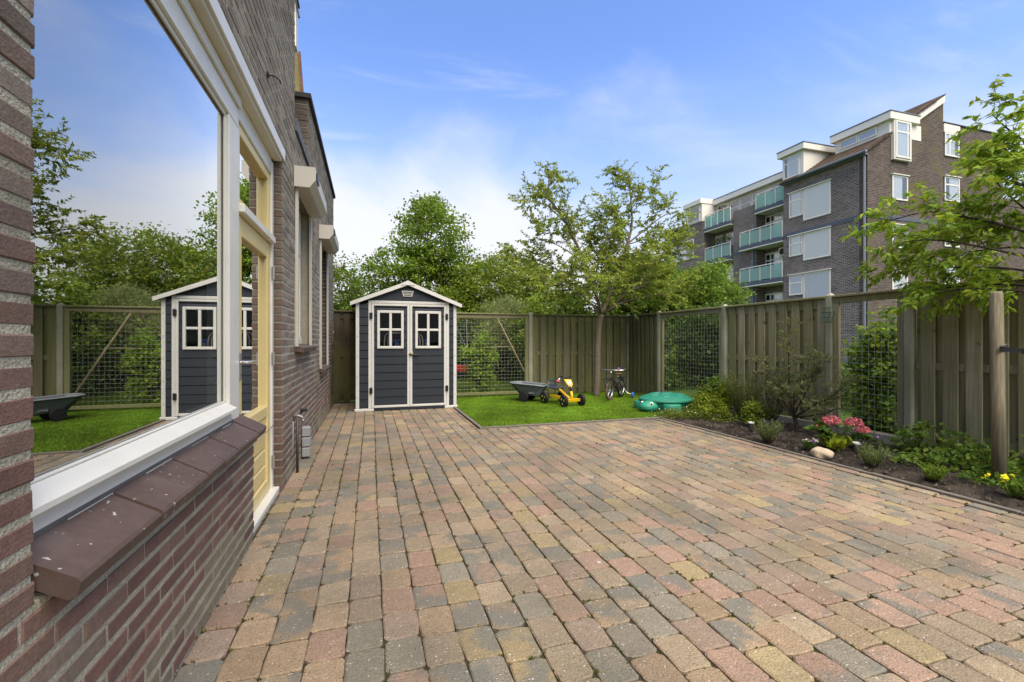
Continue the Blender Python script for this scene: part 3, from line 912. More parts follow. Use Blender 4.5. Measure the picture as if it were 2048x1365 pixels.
# parapet coping, flashing and bits of the rear roof
cp = MB(); cp.bbox(-1.02, WX + 0.035, 5.63, 9.48, 3.985, 4.045, 0.006)
cp.build('parapet_coping', 'coping', house)
fl = MB(); fl.add([(-1.0, 4.74, 3.40), (-0.66, 4.74, 3.34), (-0.66, 5.66, 3.25), (-1.0, 5.66, 3.31), (-1.0, 4.74, 3.38), (-0.66, 4.74, 3.215), (-0.66, 5.66, 3.215), (-1.0, 5.66, 3.29)],
                    [(0, 1, 2, 3), (4, 7, 6, 5), (0, 4, 5, 1), (1, 5, 6, 2), (2, 6, 7, 3), (3, 7, 4, 0)])
fl.build('flashing', 'lead', house)
vt = MB(); vt.bbox(WX + 0.003, WX + 0.03, 4.08, 4.22, 4.33, 4.40); vt.build('wall_vent', 'coping', house)
hk = MB(); hk.tube([(WX - .02, 3.50, 3.06), (WX + .05, 3.51, 3.06), (WX + .075, 3.53, 3.045), (WX + .075, 3.56, 3.04)], 0.005, 6); hk.tube([(WX + .0, 3.50, 3.06), (WX + .012, 3.50, 3.06)], 0.022, 8)
hk.build('wall_hook', 'coping', house, smooth=True)

# ---- big window + door frame (white), recessed
FXF = -0.748      # frame front plane
GX = -0.776       # glass
def frame_box(mb, y0, y1, z0, z1, x1=FXF, x0=-0.86, bv=0.006): mb.bbox(x0, x1, y0, y1, z0, z1, bv)
wf = MB()
frame_box(wf, 1.10, 3.075, 2.485, 2.695)                      # head
frame_box(wf, 2.880, 3.077, 0.70, 2.483, FXF + 0.002)         # mullion
frame_box(wf, 1.10, 1.26, 0.882, 2.483, FXF + 0.001)          # left jamb
# bottom rail: sloped upper piece and upright lower piece
wf.prism([(-0.86, 0.828), (FXF + 0.030, 0.828), (FXF + 0.040, 0.833), (FXF + 0.040, 0.848), (GX + 0.012, 0.880), (-0.86, 0.880)], 1, 1.10, 2.878)
wf.bbox(-0.86, FXF + 0.012, 1.10, 2.876, 0.74, 0.8265, 0.004)
win = wf.build('window', 'white_paint', house)
gb = MB()
gb.bbox(GX, GX + 0.014, 1.26, 2.878, 2.463, 2.4835, 0.004); gb.bbox(GX, GX + 0.014, 2.860, 2.8795, 0.882, 2.462, 0.004)
gb.bbox(GX + 0.001, GX + 0.012, 1.26, 2.859, 0.880, 0.890, 0.003)
gb.build('glazing_bead', 'white_paint', win)
pn = MB(); pn.box(GX - 0.006, GX - 0.001, 1.24, 2.92, 0.87, 2.49); pn.build('pane', 'glass', win)
hm = MB(); hm.bbox(FXF + .0005, FXF + .016, 1.10, 3.075, 2.60, 2.66, .004); hm.build('head_moulding', 'white_paint', win)
# fixed top trim board over window and door
tb = MB(); tb.bbox(-0.90, WX + 0.012, -1.0, 4.135, 2.695, 2.785, 0.004)
tb.build('lintel_board', 'white_paint', house)
sf = MB(); sf.bbox(-0.748, -0.685, 1.10, 4.075, 2.672, 2.6935, 0.003); sf.build('soffit', 'cream_paint', house)
# brick-on-edge sill
sb = MB(); sb.prism([(-0.77, 0.60), (WX - 0.004, 0.60), (WX - 0.004, 0.66), (-0.77, 0.725)], 1, 1.235, 3.12)
sill = sb.build('window_sill', 'mortar', house)
y = 1.232; ns = 9; sw = (3.135 - 1.232) / ns
for i in range(ns):
    st = MB(); ya = 1.232 + i * sw + 0.0036; yb = 1.232 + (i + 1) * sw - 0.0036
    dz = (-1) ** i * rnd.uniform(0.001, 0.003); dx = rnd.uniform(-0.004, 0.004)
    X0, X1 = -0.775, -0.612 + dx
    poly = [(X0, 0.786 + dz), (X0, 0.73 + dz), (X1 - 0.020, 0.652 + dz), (X1 - 0.004, 0.656 + dz), (X1 + 0.004, 0.688 + dz), (X1 - 0.003, 0.698 + dz)]
    st.prism(poly, 1, ya, yb)
    st.build('sill_tile', 'sill_tile', sill)
# flashing strip between frame and sill
fs_ = MB(); fs_.bbox(-0.80, FXF + 0.0135, 1.24, 2.91, 0.765, 0.782, 0.003); fs_.build('sill_flashing', 'lead', house)

# ---- door with fanlight
dfm = MB()
frame_box(dfm, 4.022, 4.085, 0.03, 2.655, FXF + 0.003)         # right jamb
frame_box(dfm, 3.080, 4.020, 2.545, 2.690, FXF)                # head
frame_box(dfm, 3.080, 4.020, 1.99, 2.045, FXF + 0.030)         # transom
dfm.bbox(-0.88, FXF + 0.045, 3.135, 4.085, 0.0, 0.045, 0.006)  # threshold
frame = dfm.build('door_frame', 'white_paint', house)
fan = MB()
for (a, b, c, d) in ((3.085, 3.15, 2.048, 2.542), (3.955, 4.018, 2.048, 2.542)): frame_box(fan, a, b, c, d, FXF - 0.012, -0.84)
frame_box(fan, 3.151, 3.954, 2.048, 2.095, FXF - 0.0125, -0.84); frame_box(fan, 3.151, 3.954, 2.48, 2.542, FXF - 0.0125, -0.84)
fano = fan.build('fanlight', 'yellow_paint', house)
pn = MB(); pn.box(-0.806, -0.801, 3.14, 3.965, 2.08, 2.49); pn.build('pane', 'glass', fano)
dr = MB(); DXF = FXF - 0.010
frame_box(dr, 3.085, 3.185, 0.048, 1.987, DXF, -0.81); frame_box(dr, 3.915, 4.018, 0.048, 1.987, DXF, -0.81)
frame_box(dr, 3.186, 3.914, 1.865, 1.987, DXF - 0.001, -0.81); frame_box(dr, 3.186, 3.914, 0.64, 0.72, DXF - 0.001, -0.81)
frame_box(dr, 3.186, 3.914, 0.048, 0.15, DXF - 0.001, -0.81)
door = dr.build('door', 'yellow_paint', house)
for i in range(4):
    bp = MB(); z0 = 0.152 + i * 0.122; bp.bbox(-0.802, DXF - 0.012, 3.188, 3.912, z0 + 0.002, z0 + 0.119, 0.012); bp.build('door_plank', 'yellow_paint', door)
pn = MB(); pn.box(-0.796, -0.791, 3.175, 3.925, 0.71, 1.875); pn.build('door_pane', 'glass', door)
hd = MB(); hd.tube([(DXF - .005, 3.135, 1.09), (DXF + .045, 3.135, 1.09), (DXF + .055, 3.15, 1.09), (DXF + .055, 3.27, 1.088)], 0.010, 8); hd.bbox(DXF, DXF + .008, 3.118, 3.152, 0.98, 1.15, .003)
hd.build('door_handle', 'chrome', door, smooth=False)
for z in (0.26, 1.08, 1.76):
    hg = MB(); hg.tube([(FXF + .012, 4.020, z - .05), (FXF + .012, 4.020, z + .05)], 0.011, 8); hg.build('hinge', 'steel', door)
hk = MB(); hk.tube([(DXF + .004, 3.32, .54), (DXF + .02, 3.36, .535), (DXF + .02, 3.90, .545), (FXF + .01, 4.03, .55)], 0.004, 6); hk.build('door_hook', 'chrome', door)
# room behind the glazing
rm = MB()
rm.box(-4.0, -3.95, 0.2, 4.3, -0.02, 2.72); rm.box(-3.95, -0.99, 0.2, 0.25, -0.02, 2.72); rm.box(-3.95, -0.99, 4.25, 4.30, -0.02, 2.72)
rm.box(-3.95, -0.99, 0.25, 4.25, -0.02, 0.0); rm.box(-3.95, -0.99, 0.25, 4.25, 2.66, 2.715)
rm.build('room', 'room', house)

# ---- two shuttered windows
def shutter_window(y0, y1, zt, zb, casement):
    f = MB()
    xf = WX - 0.085
    f.bbox(xf - 0.06, xf, y0 + .045, y0 + .115, zb + .02, zt, .005); f.bbox(xf - 0.06, xf, y1 - .115, y1 - .045, zb + .02, zt, .005)
    f.bbox(xf - 0.06, xf - .001, y0 + .116, y1 - .116, zt - .08, zt, .005); f.bbox(xf - 0.06, xf + .02, y0 + .116, y1 - .116, zb + .02, zb + .09, .005)
    wn = f.build('shuttered_window', 'white_paint', house)
    if casement:
        zt2 = zb + (zt - zb) * 0.66
        c = MB(); c.bbox(xf - .055, xf + .008, y0 + .117, y1 - .117, zt2, zt2 + .07, .006); c.build('transom', 'white_paint', wn)
        c = MB()
        for a, b in ((y0 + .118, y0 + .19), (y1 - .19, y1 - .118)): c.bbox(xf - .05, xf - .008, a, b, zb + .092, zt2 - .003, .005)
        c.bbox(xf - .05, xf - .009, y0 + .191, y1 - .191, zt2 - .07, zt2 - .003, .005); c.bbox(xf - .05, xf - .009, y0 + .191, y1 - .191, zb + .092, zb + .16, .005)
        c.build('casement', 'yellow_paint', wn)
    p = MB(); p.box(xf - .04, xf - .035, y0 + .11, y1 - .11, zb + .08, zt - .07); p.build('pane', 'glass', wn)
    d = MB(); d.box(xf - .40, xf - .38, y0 - .1, y1 + .1, zb - .1, zt + .1); d.build('room_shade_panel', 'shade_black', wn)  # flat dark panel stands in for the unlit room
    # sill
    s_ = MB(); s_.prism([(xf - .02, zb + .03), (xf - .02, zb - .02), (WX + .075, zb - .055), (WX + .08, zb - .01)], 1, y0 + .01, y1 - .01); s_.build('window_sill', 'sill_tile', wn)
    # guide rails and box
    for ga in (y0, y1 - .055):
        gd = MB(); gd.bbox(WX + .002, WX + .030, ga, ga + .055, zb, zt - .02, .004); gd.build('guide_rail', 'shutter_metal', wn)
    bx = MB(); d_ = 0.185
    poly = [(WX + .002, zt - .03), (WX + .002, zt + .155), (WX + d_, zt + .155), (WX + d_, zt + .035), (WX + d_ - .055, zt - .03)]
    bx.prism(poly, 1, y0 - .04, y1 + .04); bo = bx.build('shutter_box', 'shutter_metal', house)
    ec = MB(); e = 0.006
    ec.prism([(p + (0.004 if p > WX + .01 else 0), q + (0.004 if q > zt else -0.004)) for p, q in poly], 1, y0 - .046, y0 - .0405); ec.build('end_cap', 'shutter_metal', bo)
    ec = MB(); ec.bbox(WX + d_ + .001, WX + d_ + .012, y0 + .02, y0 + .20, zt + .055, zt + .13, .003); ec.build('motor_cover', 'black_plastic', bo)
shutter_window(4.70, 5.78, 2.70, 1.165, True)
shutter_window(6.87, 7.99, 2.68, 0.83, False)
lm = MB(); lm.lathe([(0.02, 0), (.045, .01), (.05, .06), (.035, .10), (.02, .11)], (WX + .10, 9.30, 2.62), 12); lm.bbox(WX + .001, WX + .10, 9.28, 9.32, 2.66, 2.70)
lm.build('wall_lamp', 'white_print', house)

# ---- neighbouring house whose gable shows past the facade end
nb_ = empty('neighbour_house', (-4.0, 14.3, 0), 'brick gable of the neighbouring house peeking out above the parapet', 'house')
m = MB(); m.prism([(-6, -.1), (-1.70, -.1), (-1.82, 8.2), (-1.915, 9.30), (-2.15, 9.42), (-6, 9.42)], 1, 14.0, 14.4); m.build('wall', 'neighbour_brick', nb_)
m = MB(); m.bar((-1.80, 13.97, 8.0), (-1.895, 13.97, 9.34), .05, .06, (0, 1, 0)); m.build('verge_tile', 'red_tile', nb_)
m = MB(); m.bbox(-3.0, -1.975, 13.92, 14.3, 9.45, 10.75, .01); m.build('dormer', 'cream_paint', nb_)
m = MB(); m.bar((-1.99, 13.9, 10.75), (-1.90, 13.9, 10.25), .05, .06, (0, 1, 0)); m.bbox(-3.1, -1.93, 13.88, 14.3, 10.755, 10.83, .01); m.build('fascia', 'coping', nb_)

# ---- garden tap and outlet box on the wall
tp = empty('garden_tap', (-0.65, 4.62, 0), 'outdoor tap on a thin brown pipe against the brick wall', 'tap')
m = MB(); m.tube([(-.645, 4.62, 0), (-.645, 4.62, .53)], .012, 8); m.build('pipe', 'pipe_brown', tp, smooth=True)
m = MB(); m.tube([(-.68, 4.62, .525), (-.635, 4.62, .527), (-.605, 4.615, .515), (-.595, 4.61, .49)], [.012, .013, .011, .010], 8); m.tube([(-.595, 4.61, .495), (-.595, 4.61, .468)], .011, 8); m.build('spout', 'steel', tp, smooth=True)
m = MB(); m.tube([(-.62, 4.62, .545), (-.60, 4.62, .57)], .009, 6); m.bbox(-.62, -.56, 4.60, 4.64, .565, .595, .008); m.build('tap_handle', 'black_plastic', tp)
m = MB(); m.tube([(-.68, 4.44, .50), (-.655, 4.44, .50), (-.655, 4.44, .21), (-.68, 4.44, .20)], .006, 6)
tag(m.build('wall_staple', 'steel', smooth=True), 'thin metal bar fixed upright on the wall left of the tap', 'bar')
ob = empty('outlet_box', (-0.63, 5.18, 0), 'grey stacked outdoor socket boxes low on the brick wall', 'socket')
for i in range(3):
    m = MB(); m.bbox(-.676, -.60, 5.12, 5.215, .02 + i * .105, .118 + i * .105, .008); bo = m.build('socket_box', 'box_grey', ob)
    m = MB(); m.bbox(-.599, -.592, 5.13, 5.205, .03 + i * .105, .108 + i * .105, .003); m.build('socket_lid', 'box_grey', bo)

# ================================================================== FENCES
WPAL = [((0.149, 0.147, 0.066), 3), ((0.168, 0.156, 0.078), 3), ((0.179, 0.156, 0.094), 2), ((0.135, 0.138, 0.059), 2)]
RPAL = [((0.275, 0.255, 0.139), 3), ((0.305, 0.271, 0.158), 3), ((0.324, 0.290, 0.188), 2), ((0.251, 0.248, 0.119), 2)]
TOPZ = 1.79
def post(x, y, label, h=1.86, s=0.092, group='concrete fence posts'):
    m = MB()
    a = s / 2; c = 0.014
    prof = [(-a + c, -a), (a - c, -a), (a, -a + c), (a, a - c), (a - c, a), (-a + c, a), (-a, a - c), (-a, -a + c)]
    vs = []
    for z, k in ((-0.1, 1), (h - 0.035, 1), (h, 0.25)):
        vs += [(x + p * k, y + q * k, z) for p, q in prof]
    fs = [tuple(range(16, 24))] + [(r_ + k, r_ + (k + 1) % 8, r_ + 8 + (k + 1) % 8, r_ + 8 + k) for r_ in (0, 8) for k in range(8)]
    m.add([(p[0] - 0, p[1], p[2]) for p in vs], fs)
    return tag(m.build('fence_post', 'post', at=(x, y, 0)), label, 'fence post', group)

class Run:
    """maps (s along fence, t depth away from garden, z) to the world"""
    def __init__(s, axis, fixed): s.axis = axis; s.fixed = fixed
    def box(s, mb, s0, s1, t0, t1, z0, z1, col=None, bv=0.003):
        if s.axis == 'y': mb.bbox(s.fixed + t0, s.fixed + t1, s0, s1, z0, z1, bv, col)
        else: mb.bbox(s0, s1, s.fixed + t0, s.fixed + t1, z0, z1, bv, col)
    def pt(s, a, t, z): return (s.fixed + t, a, z) if s.axis == 'y' else (a, s.fixed + t, z)

def slat_panel(run, s0, s1, label, pal, zb=0.03, zt=TOPZ, pitch=0.192, bw=0.128, group='timber slat fence panels'):
    root = empty('slat_fence', run.pt((s0 + s1) / 2, 0.02, 0), label, 'fence', group)
    def wc(): 
        c = pick(pal); k = rnd.uniform(0.85, 1.15); return tuple(v * k for v in c)
    m = MB(); run.box(m, s0, s1, -0.030, 0.060, zt + 0.002, zt + 0.034, wc(), 0.005); m.build('top_cap', 'wood', root)
    for z, zh in ((0.14, .085), (0.9, .085), (zt - 0.13, .128)):
        m = MB(); run.box(m, s0 + .003, s1 - .003, 0.0225, 0.040, z, z + zh, wc()); m.build('rail', 'wood', root)
    nb = max(1, round((s1 - s0) / pitch)); pt_ = (s1 - s0) / nb
    for i in range(nb):
        a = s0 + i * pt_ + 0.004
        m = MB(); e = rnd.uniform(-0.004, 0.004)
        run.box(m, a + e, a + bw + e, 0.002 + rnd.uniform(-.002, .002), 0.0205, zb + rnd.uniform(-0.01, 0.02), zt + rnd.uniform(-.003, 0), wc(), 0.004); m.build('board', 'wood', root)
    for i in range(nb):
        a = s0 + (i + 0.5) * pt_ + 0.012
        if a + 0.1 > s1: b_ = s1 - 0.002
        else: b_ = a + 0.118
        m = MB(); run.box(m, a, b_, 0.042, 0.058, zb + rnd.uniform(0, 0.02), zt - rnd.uniform(.06, 0.075), wc(), 0.003); m.build('back_board', 'wood', root)
    return root
def wire_panel(run, s0, s1, label, pal, zb=0.06, zt=TOPZ, group='wire mesh fence panels', pitch=0.075):
    root = empty('wire_fence', run.pt((s0 + s1) / 2, 0.02, 0), label, 'fence', group)
    def wc(): 
        c = pick(pal); k = rnd.uniform(0.9, 1.15); return tuple(v * k for v in c)
    m = MB(); run.box(m, s0, s1, -0.028, 0.060, zt + 0.002, zt + 0.034, wc(), 0.005); m.build('top_cap', 'wood', root)
    m = MB(); run.box(m, s0, s1, 0.0, 0.045, zt - 0.075, zt, wc(), 0.004); m.build('frame_rail', 'wood', root)
    m = MB(); run.box(m, s0, s1, 0.0, 0.045, zb, zb + 0.06, wc(), 0.004); m.build('frame_rail', 'wood', root)
    for a in (s0, s1 - 0.075):
        m = MB(); run.box(m, a, a + 0.075, 0.001, 0.044, zb + 0.0605, zt - 0.0755, wc(), 0.004); m.build('frame_stile', 'wood', root)
    m = MB()
    k = s0 + 0.05
    while k < s1 - 0.04:
        m.tube([run.pt(k, 0.048, zb + .03), run.pt(k + rnd.uniform(-.004, .004), 0.048, (zb + zt) / 2), run.pt(k, 0.048, zt - .04)], 0.0017, 5, cap=False); k += pitch
    z = zb + 0.05
    while z < zt - 0.04:
        m.tube([run.pt(s0 + .03, 0.052, z), run.pt((s0 + s1) / 2, 0.052, z + rnd.uniform(-.005, .003)), run.pt(s1 - .03, 0.052, z)], 0.0017, 5, cap=False); z += pitch
    m.build('wire_mesh', 'wire', root, fix=False)
    return root
right = Run('y', FX); back = Run('x', BY)
PY = [9.54, 8.30, 6.43, 4.54, 3.60, 1.70, -0.2]
hw = 0.05
post(FX + 0.02, PY[1], 'concrete fence post beside the turtle sandpit', group=None)
post(FX + 0.02, PY[2], 'concrete fence post above the yellow green shrub')
post(FX + 0.02, PY[3], 'concrete fence post with the green wire feeder hanging on it')
post(FX + 0.02, PY[4], 'concrete fence post right of the narrow wire panel')
post(FX + 0.04, PY[0] + 0.02, 'concrete corner post where the back and right fences meet')
post(3.40, BY + 0.02, 'concrete fence post behind the grey trailer')
post(1.44, BY + 0.02, 'concrete fence post behind the right edge of the shed')
slat_panel(right, PY[1] + hw, PY[0] - .03, 'narrow timber slat fence panel right of the small bicycle', WPAL, pitch=0.175, bw=0.115)
wire_panel(right, PY[2] + hw, PY[1] - hw, 'square wire mesh fence panel with dark ivy behind, beside the sandpit', RPAL)
slat_panel(right, PY[3] + hw, PY[2] - hw, 'timber slat fence panel behind the olive shrub', RPAL, zb=.10)
wire_panel(right, PY[4] + hw, PY[3] - hw, 'narrow wire mesh fence panel with white flowering dogwood behind it', RPAL)
slat_panel(right, PY[5] + hw, PY[4] - hw, 'timber slat fence panel behind the wooden tree stake', RPAL, zb=.06, pitch=0.205, bw=0.135)
slat_panel(right, PY[6] + hw, PY[5] - hw, 'timber slat fence panel nearest the camera at the right edge', RPAL, zb=.06, pitch=0.205, bw=0.135)
post(FX + 0.02, PY[5], 'concrete fence post farthest to the right, behind the tree')
slat_panel(back, 3.45, FX - 0.01, 'wide timber slat fence panel behind the go-kart and the cherry trunk', WPAL, pitch=0.187, bw=0.122)
wire_panel(back, 1.49, 3.35, 'wire mesh fence panel between shed and trailer with a swing behind', RPAL)
slat_panel(back, -0.69, 1.39, 'dark timber slat fence panel behind the shed', [((0.085, 0.068, 0.045), 2), ((0.10, 0.082, 0.052), 2)], pitch=0.185, bw=0.12)
# kickboard slabs under the right fence
for i, (a, b, lab) in enumerate(((4.60, 6.36, 'low concrete kickboard under the slat panel behind the olive shrub'), (3.66, 4.48, 'low concrete kickboard under the narrow wire panel'))):
    m = MB(); m.bbox(FX - 0.05, FX - 0.012, a, b, -0.05, 0.115, 0.005)
    tag(m.build('kickboard', 'concrete', at=(FX - .03, (a + b) / 2, 0)), lab, 'kickboard', 'kickboards under the right fence')

# ================================================================== SHED
shed = empty('shed', (0.635, 8.8, 0), 'dark blue grey plastic garden shed with white trim and double doors', 'shed')
SX0, SX1, SY, SYB = -0.24, 1.51, 8.28, 9.42
SZE, SZP = 1.885, 2.235
xc = (SX0 + SX1) / 2
def roof_z(x): return SZE + (SZP - SZE) * (1 - abs(x - xc) / (xc - SX0 + 0.0))
def planks(x0, x1, zmin, zmax, fn):
    z = zmin
    while z < zmax - 0.01:
        fn(x0, x1, z, min(z + 0.143, zmax)); z += 0.143
def front_plank(parent, x0, x1, z0, z1, y=SY):
    m = MB()
    # lapped siding profile: bottom edge proud
    m.prism([(y + .02, z0 + .001), (y - .008, z0 + .001), (y - .010, z0 + .006), (y - .001, z1 - .010), (y + .004, z1 - .002), (y + .02, z1 - .001)], 0, x0, x1)
    m.build('plank', 'siding', parent)
for x0, x1 in ((SX0 + .06, -.035), (1.375, SX1 - .06)):
    planks(x0, x1, 0.06, 1.87, lambda a, b, c, d: front_plank(shed, a, b, c, d))
# gable planks clipped to the roof slope
for z0 in (1.93, 2.075):
    z1 = min(z0 + .143, SZP - .03)
    hw0 = (SZP - .005 - z0) / (SZP - SZE) * (xc - SX0); hw1 = max(.02, (SZP - .005 - z1) / (SZP - SZE) * (xc - SX0))
    m = MB()
    m.add([(xc - hw0, SY - .008, z0), (xc + hw0, SY - .008, z0), (xc + hw1, SY - .001, z1), (xc - hw1, SY - .001, z1), (xc - hw0, SY + .02, z0), (xc + hw0, SY + .02, z0), (xc + hw1, SY + .02, z1), (xc - hw1, SY + .02, z1)],
          [(0, 1, 2, 3), (4, 7, 6, 5), (0, 4, 5, 1), (3, 2, 6, 7), (0, 3, 7, 4), (1, 5, 6, 2)])
    m.build('plank', 'siding', shed)
m = MB()
m.box(SX0 + .01, SX0 + .03, SY + .02, SYB, .03, 1.86); m.box(SX1 - .03, SX1 - .01, SY + .02, SYB, .03, 1.86); m.box(SX0 + .03, SX1 - .03, SYB - .02, SYB, .03, 1.9)
m.build('side_wall', 'siding', shed)
for k in range(13):          # side planks on the right flank
    m = MB(); z0 = .06 + k * .143; z1 = min(z0 + .141, 1.87)
    m.prism([(SX1 - .012, z0), (SX1 + .004, z0 + .002), (SX1 - .004, z1 - .004), (SX1 - .012, z1)], 1, SY + .06, SYB)
    m.v = [(p[0], p[1], p[2]) for p in m.v]; m.build('plank', 'siding', shed)
m = MB(); m.box(SX0, SX1, SY + .02, SYB, .004, .055); m.bbox(-.03, 1.37, SY - .02, SY + .018, .004, .05, .004); m.build('shed_floor', 'siding', shed)
for x in (SX0, SX1 - .058):
    m = MB(); m.bbox(x, x + .058, SY - .018, SY + .05, .05, 1.875, .006); tr_ = m.build('corner_trim', 'shed_white', shed)
    for z in (.25, .6, .95, 1.3, 1.65):
        m = MB(); m.tube([(x + .029, SY - .019, z), (x + .029, SY - .022, z)], .006, 8); m.build('screw', 'black_plastic', tr_)
for x0, x1 in ((SX0 - .02, .06), (1.29, SX1 + .02)):
    m = MB(); m.bbox(x0, x1, SY - .032, SY + .05, .002, .048, .006); m.build('foot_trim', 'shed_white', shed)
# door surround
m = MB(); m.bbox(-.032, .018, SY - .020, SY + .02, .05, 1.925, .005); m.bbox(1.322, 1.372, SY - .020, SY + .02, .05, 1.925, .005); m.bbox(.0185, 1.3215, SY - .0205, SY + .02, 1.878, 1.925, .005)
m.build('door_surround', 'shed_white', shed)
def shed_door(x0, x1, wx0, wx1, hinge_x, name):
    wz0, wz1 = 1.085, 1.755
    d = MB(); t_ = .042
    d.bbox(x0, x0 + t_, SY - .026, SY + .015, .055, 1.872, .005); d.bbox(x1 - t_, x1, SY - .026, SY + .015, .055, 1.872, .005)
    d.bbox(x0 + t_ + .0005, x1 - t_ - .0005, SY - .0255, SY + .015, 1.835, 1.872, .005); d.bbox(x0 + t_ + .0005, x1 - t_ - .0005, SY - .0255, SY + .015, .055, .095, .005)
    do = d.build('shed_door', 'shed_white', shed)
    z = .096; ys = SY - .004
    while z < 1.83:
        z1 = min(z + .143, 1.834)
        if z1 <= wz0 or z >= wz1: front_plank(do, x0 + t_, x1 - t_, z, z1, ys)
        else:
            front_plank(do, x0 + t_, wx0 + .02, z, z1, ys); front_plank(do, wx1 - .02, x1 - t_, z, z1, ys)
            if z < wz0 - .02: front_plank(do, wx0 + .021, wx1 - .021, z, wz0 + .02, ys)
            if z1 > wz1 + .02: front_plank(do, wx0 + .021, wx1 - .021, wz1 - .02, z1, ys)
        z = z1
    f = MB(); t2 = .045
    f.bbox(wx0, wx0 + t2, SY - .034, SY + .012, wz0, wz1, .006); f.bbox(wx1 - t2, wx1, SY - .034, SY + .012, wz0, wz1, .006)
    f.bbox(wx0 + t2, wx1 - t2, SY - .0335, SY + .012, wz0, wz0 + t2, .006); f.bbox(wx0 + t2, wx1 - t2, SY - .0335, SY + .012, wz1 - t2, wz1, .006)
    xm = (wx0 + wx1) / 2; zm = (wz0 + wz1) / 2
    f.bbox(xm - .022, xm + .022, SY - .031, SY + .010, wz0 + t2, wz1 - t2, .005); f.bbox(wx0 + t2, xm - .0225, SY - .0305, SY + .010, zm - .02, zm + .02, .005); f.bbox(xm + .0225, wx1 - t2, SY - .0305, SY + .010, zm - .02, zm + .02, .005)
    f.build('window_frame', 'shed_white', do)
    for a, b in ((wx0 + t2, xm - .022), (xm + .022, wx1 - t2)):
        for c, e in ((wz0 + t2, zm - .02), (zm + .02, wz1 - t2)):
            p = MB(); p.box(a, b, SY - .004, SY - .001, c, e); p.build('pane', 'shed_glass', do)
    for z in (.36, 1.66):
        h = MB(); h.bbox(hinge_x - .026, hinge_x + .026, SY - .040, SY - .0265, z - .05, z + .05, .004); h.tube([(hinge_x, SY - .040, z - .055), (hinge_x, SY - .040, z + .055)], .012, 8); h.build('hinge', 'black_plastic', do)
    return do
shed_door(.020, .668, .115, .565, .012, 'left')
d2 = shed_door(.672, 1.320, .765, 1.225, 1.328, 'right')
m = MB(); m.bbox(.655, .70, SY - .05, SY - .027, .975, 1.0, .004); m.bbox(.685, .82, SY - .055, SY - .036, .965, .985, .005); m.build('latch', 'black_plastic', d2)
m = MB(); m.bbox(.682, .722, SY - .075, SY - .056, .985, 1.03, .006); m.build('padlock', 'stone', d2)
# gable vent
m = MB(); zc_ = 2.06
m.prism([(xc - .105, zc_ + .05), (xc + .105, zc_ + .05), (xc + .075, zc_ - .05), (xc - .075, zc_ - .05)], 1, SY - .022, SY + .01); vo = m.build('gable_vent', 'shed_white', shed)
for k in range(3):
    m = MB(); z = zc_ + .026 - k * .027; h_ = .080 - k * .008; m.bbox(xc - h_, xc + h_, SY - .026, SY - .0225, z - .008, z + .004, .001); m.build('vent_slot', 'shade_black', vo)
# roof: two slabs + white barge boards
for sgn in (-1, 1):
    m = MB(); xe = xc + sgn * (xc - SX0 + .085); ze = SZE - .035
    m.prism([(xc, SZP + .008), (xe, ze + .01), (xe, ze + .035), (xc, SZP + .035)], 1, SY - .05, SYB + .03); m.build('roof_slope', 'siding', shed)
    m = MB(); m.prism([(xc, SZP - .030), (xe, ze - .022), (xe + sgn * .005, ze + .040), (xc, SZP + .042)], 1, SY - .085, SY - .051); m.build('barge_board', 'shed_white', shed)
m = MB(); m.prism([(xc - .12, SZP - .03), (xc + .12, SZP - .03), (xc + .085, SZP + .012), (xc, SZP + .052), (xc - .085, SZP + .012)], 1, SY - .092, SY - .0855); m.build('ridge_cap', 'shed_white', shed)
# things inside, seen through the panes
ch = empty('folding_chair', (.45, 8.62, .06), 'white tubular chair frame seen through the left shed window', 'chair')
for x in (.24, .30):
    m = MB(); m.tube([(x, 8.36, .06), (x, 8.36, 1.24), (x + .015, 8.36, 1.32), (x + .06, 8.36, 1.36), (x + .30, 8.36, 1.365)], .011, 8); m.build('chair_tube', 'white_print', ch, smooth=True)
m = MB(); m.bbox(.30, .72, 8.36, 8.74, .48, .51, .01); m.build('chair_seat', 'white_print', ch)
ch2 = empty('folding_chair', (.80, 8.62, .06), 'white tubular chair frame seen through the right shed window', 'chair')
for x in (.86, .91):
    m = MB(); m.tube([(x, 8.36, .06), (x, 8.36, 1.22), (x - .015, 8.36, 1.30), (x - .06, 8.36, 1.345), (x - .16, 8.36, 1.36)], .011, 8); m.build('chair_tube', 'white_print', ch2, smooth=True)
m = MB(); m.bbox(.76, .90, 8.36, 8.68, .48, .51, .01); m.build('chair_seat', 'white_print', ch2)
def crate(x0, x1, label):
    c_ = empty('crate', ((x0 + x1) / 2, 8.65, .06), label, 'crate')
    m = MB(); m.bbox(x0 + .01, x1 - .01, 8.44, 8.68, .0605, 1.20, .01); m.build('crate_body', 'blue', c_)
    m = MB(); m.bbox(x0, x1, 8.43, 8.69, 1.201, 1.25, .01); m.build('crate_rim', 'blue', c_)
    for i in range(4):
        x = x0 + .04 + i * (x1 - x0 - .08) / 3; m = MB(); m.bbox(x - .006, x + .006, 8.425, 8.4395, .7, 1.19, .002); m.build('crate_rib', 'white_print', c_)
crate(.40, .60, 'blue plastic crate inside the shed behind the left window')
crate(.93, 1.06, 'blue plastic crate inside the shed behind the right window')

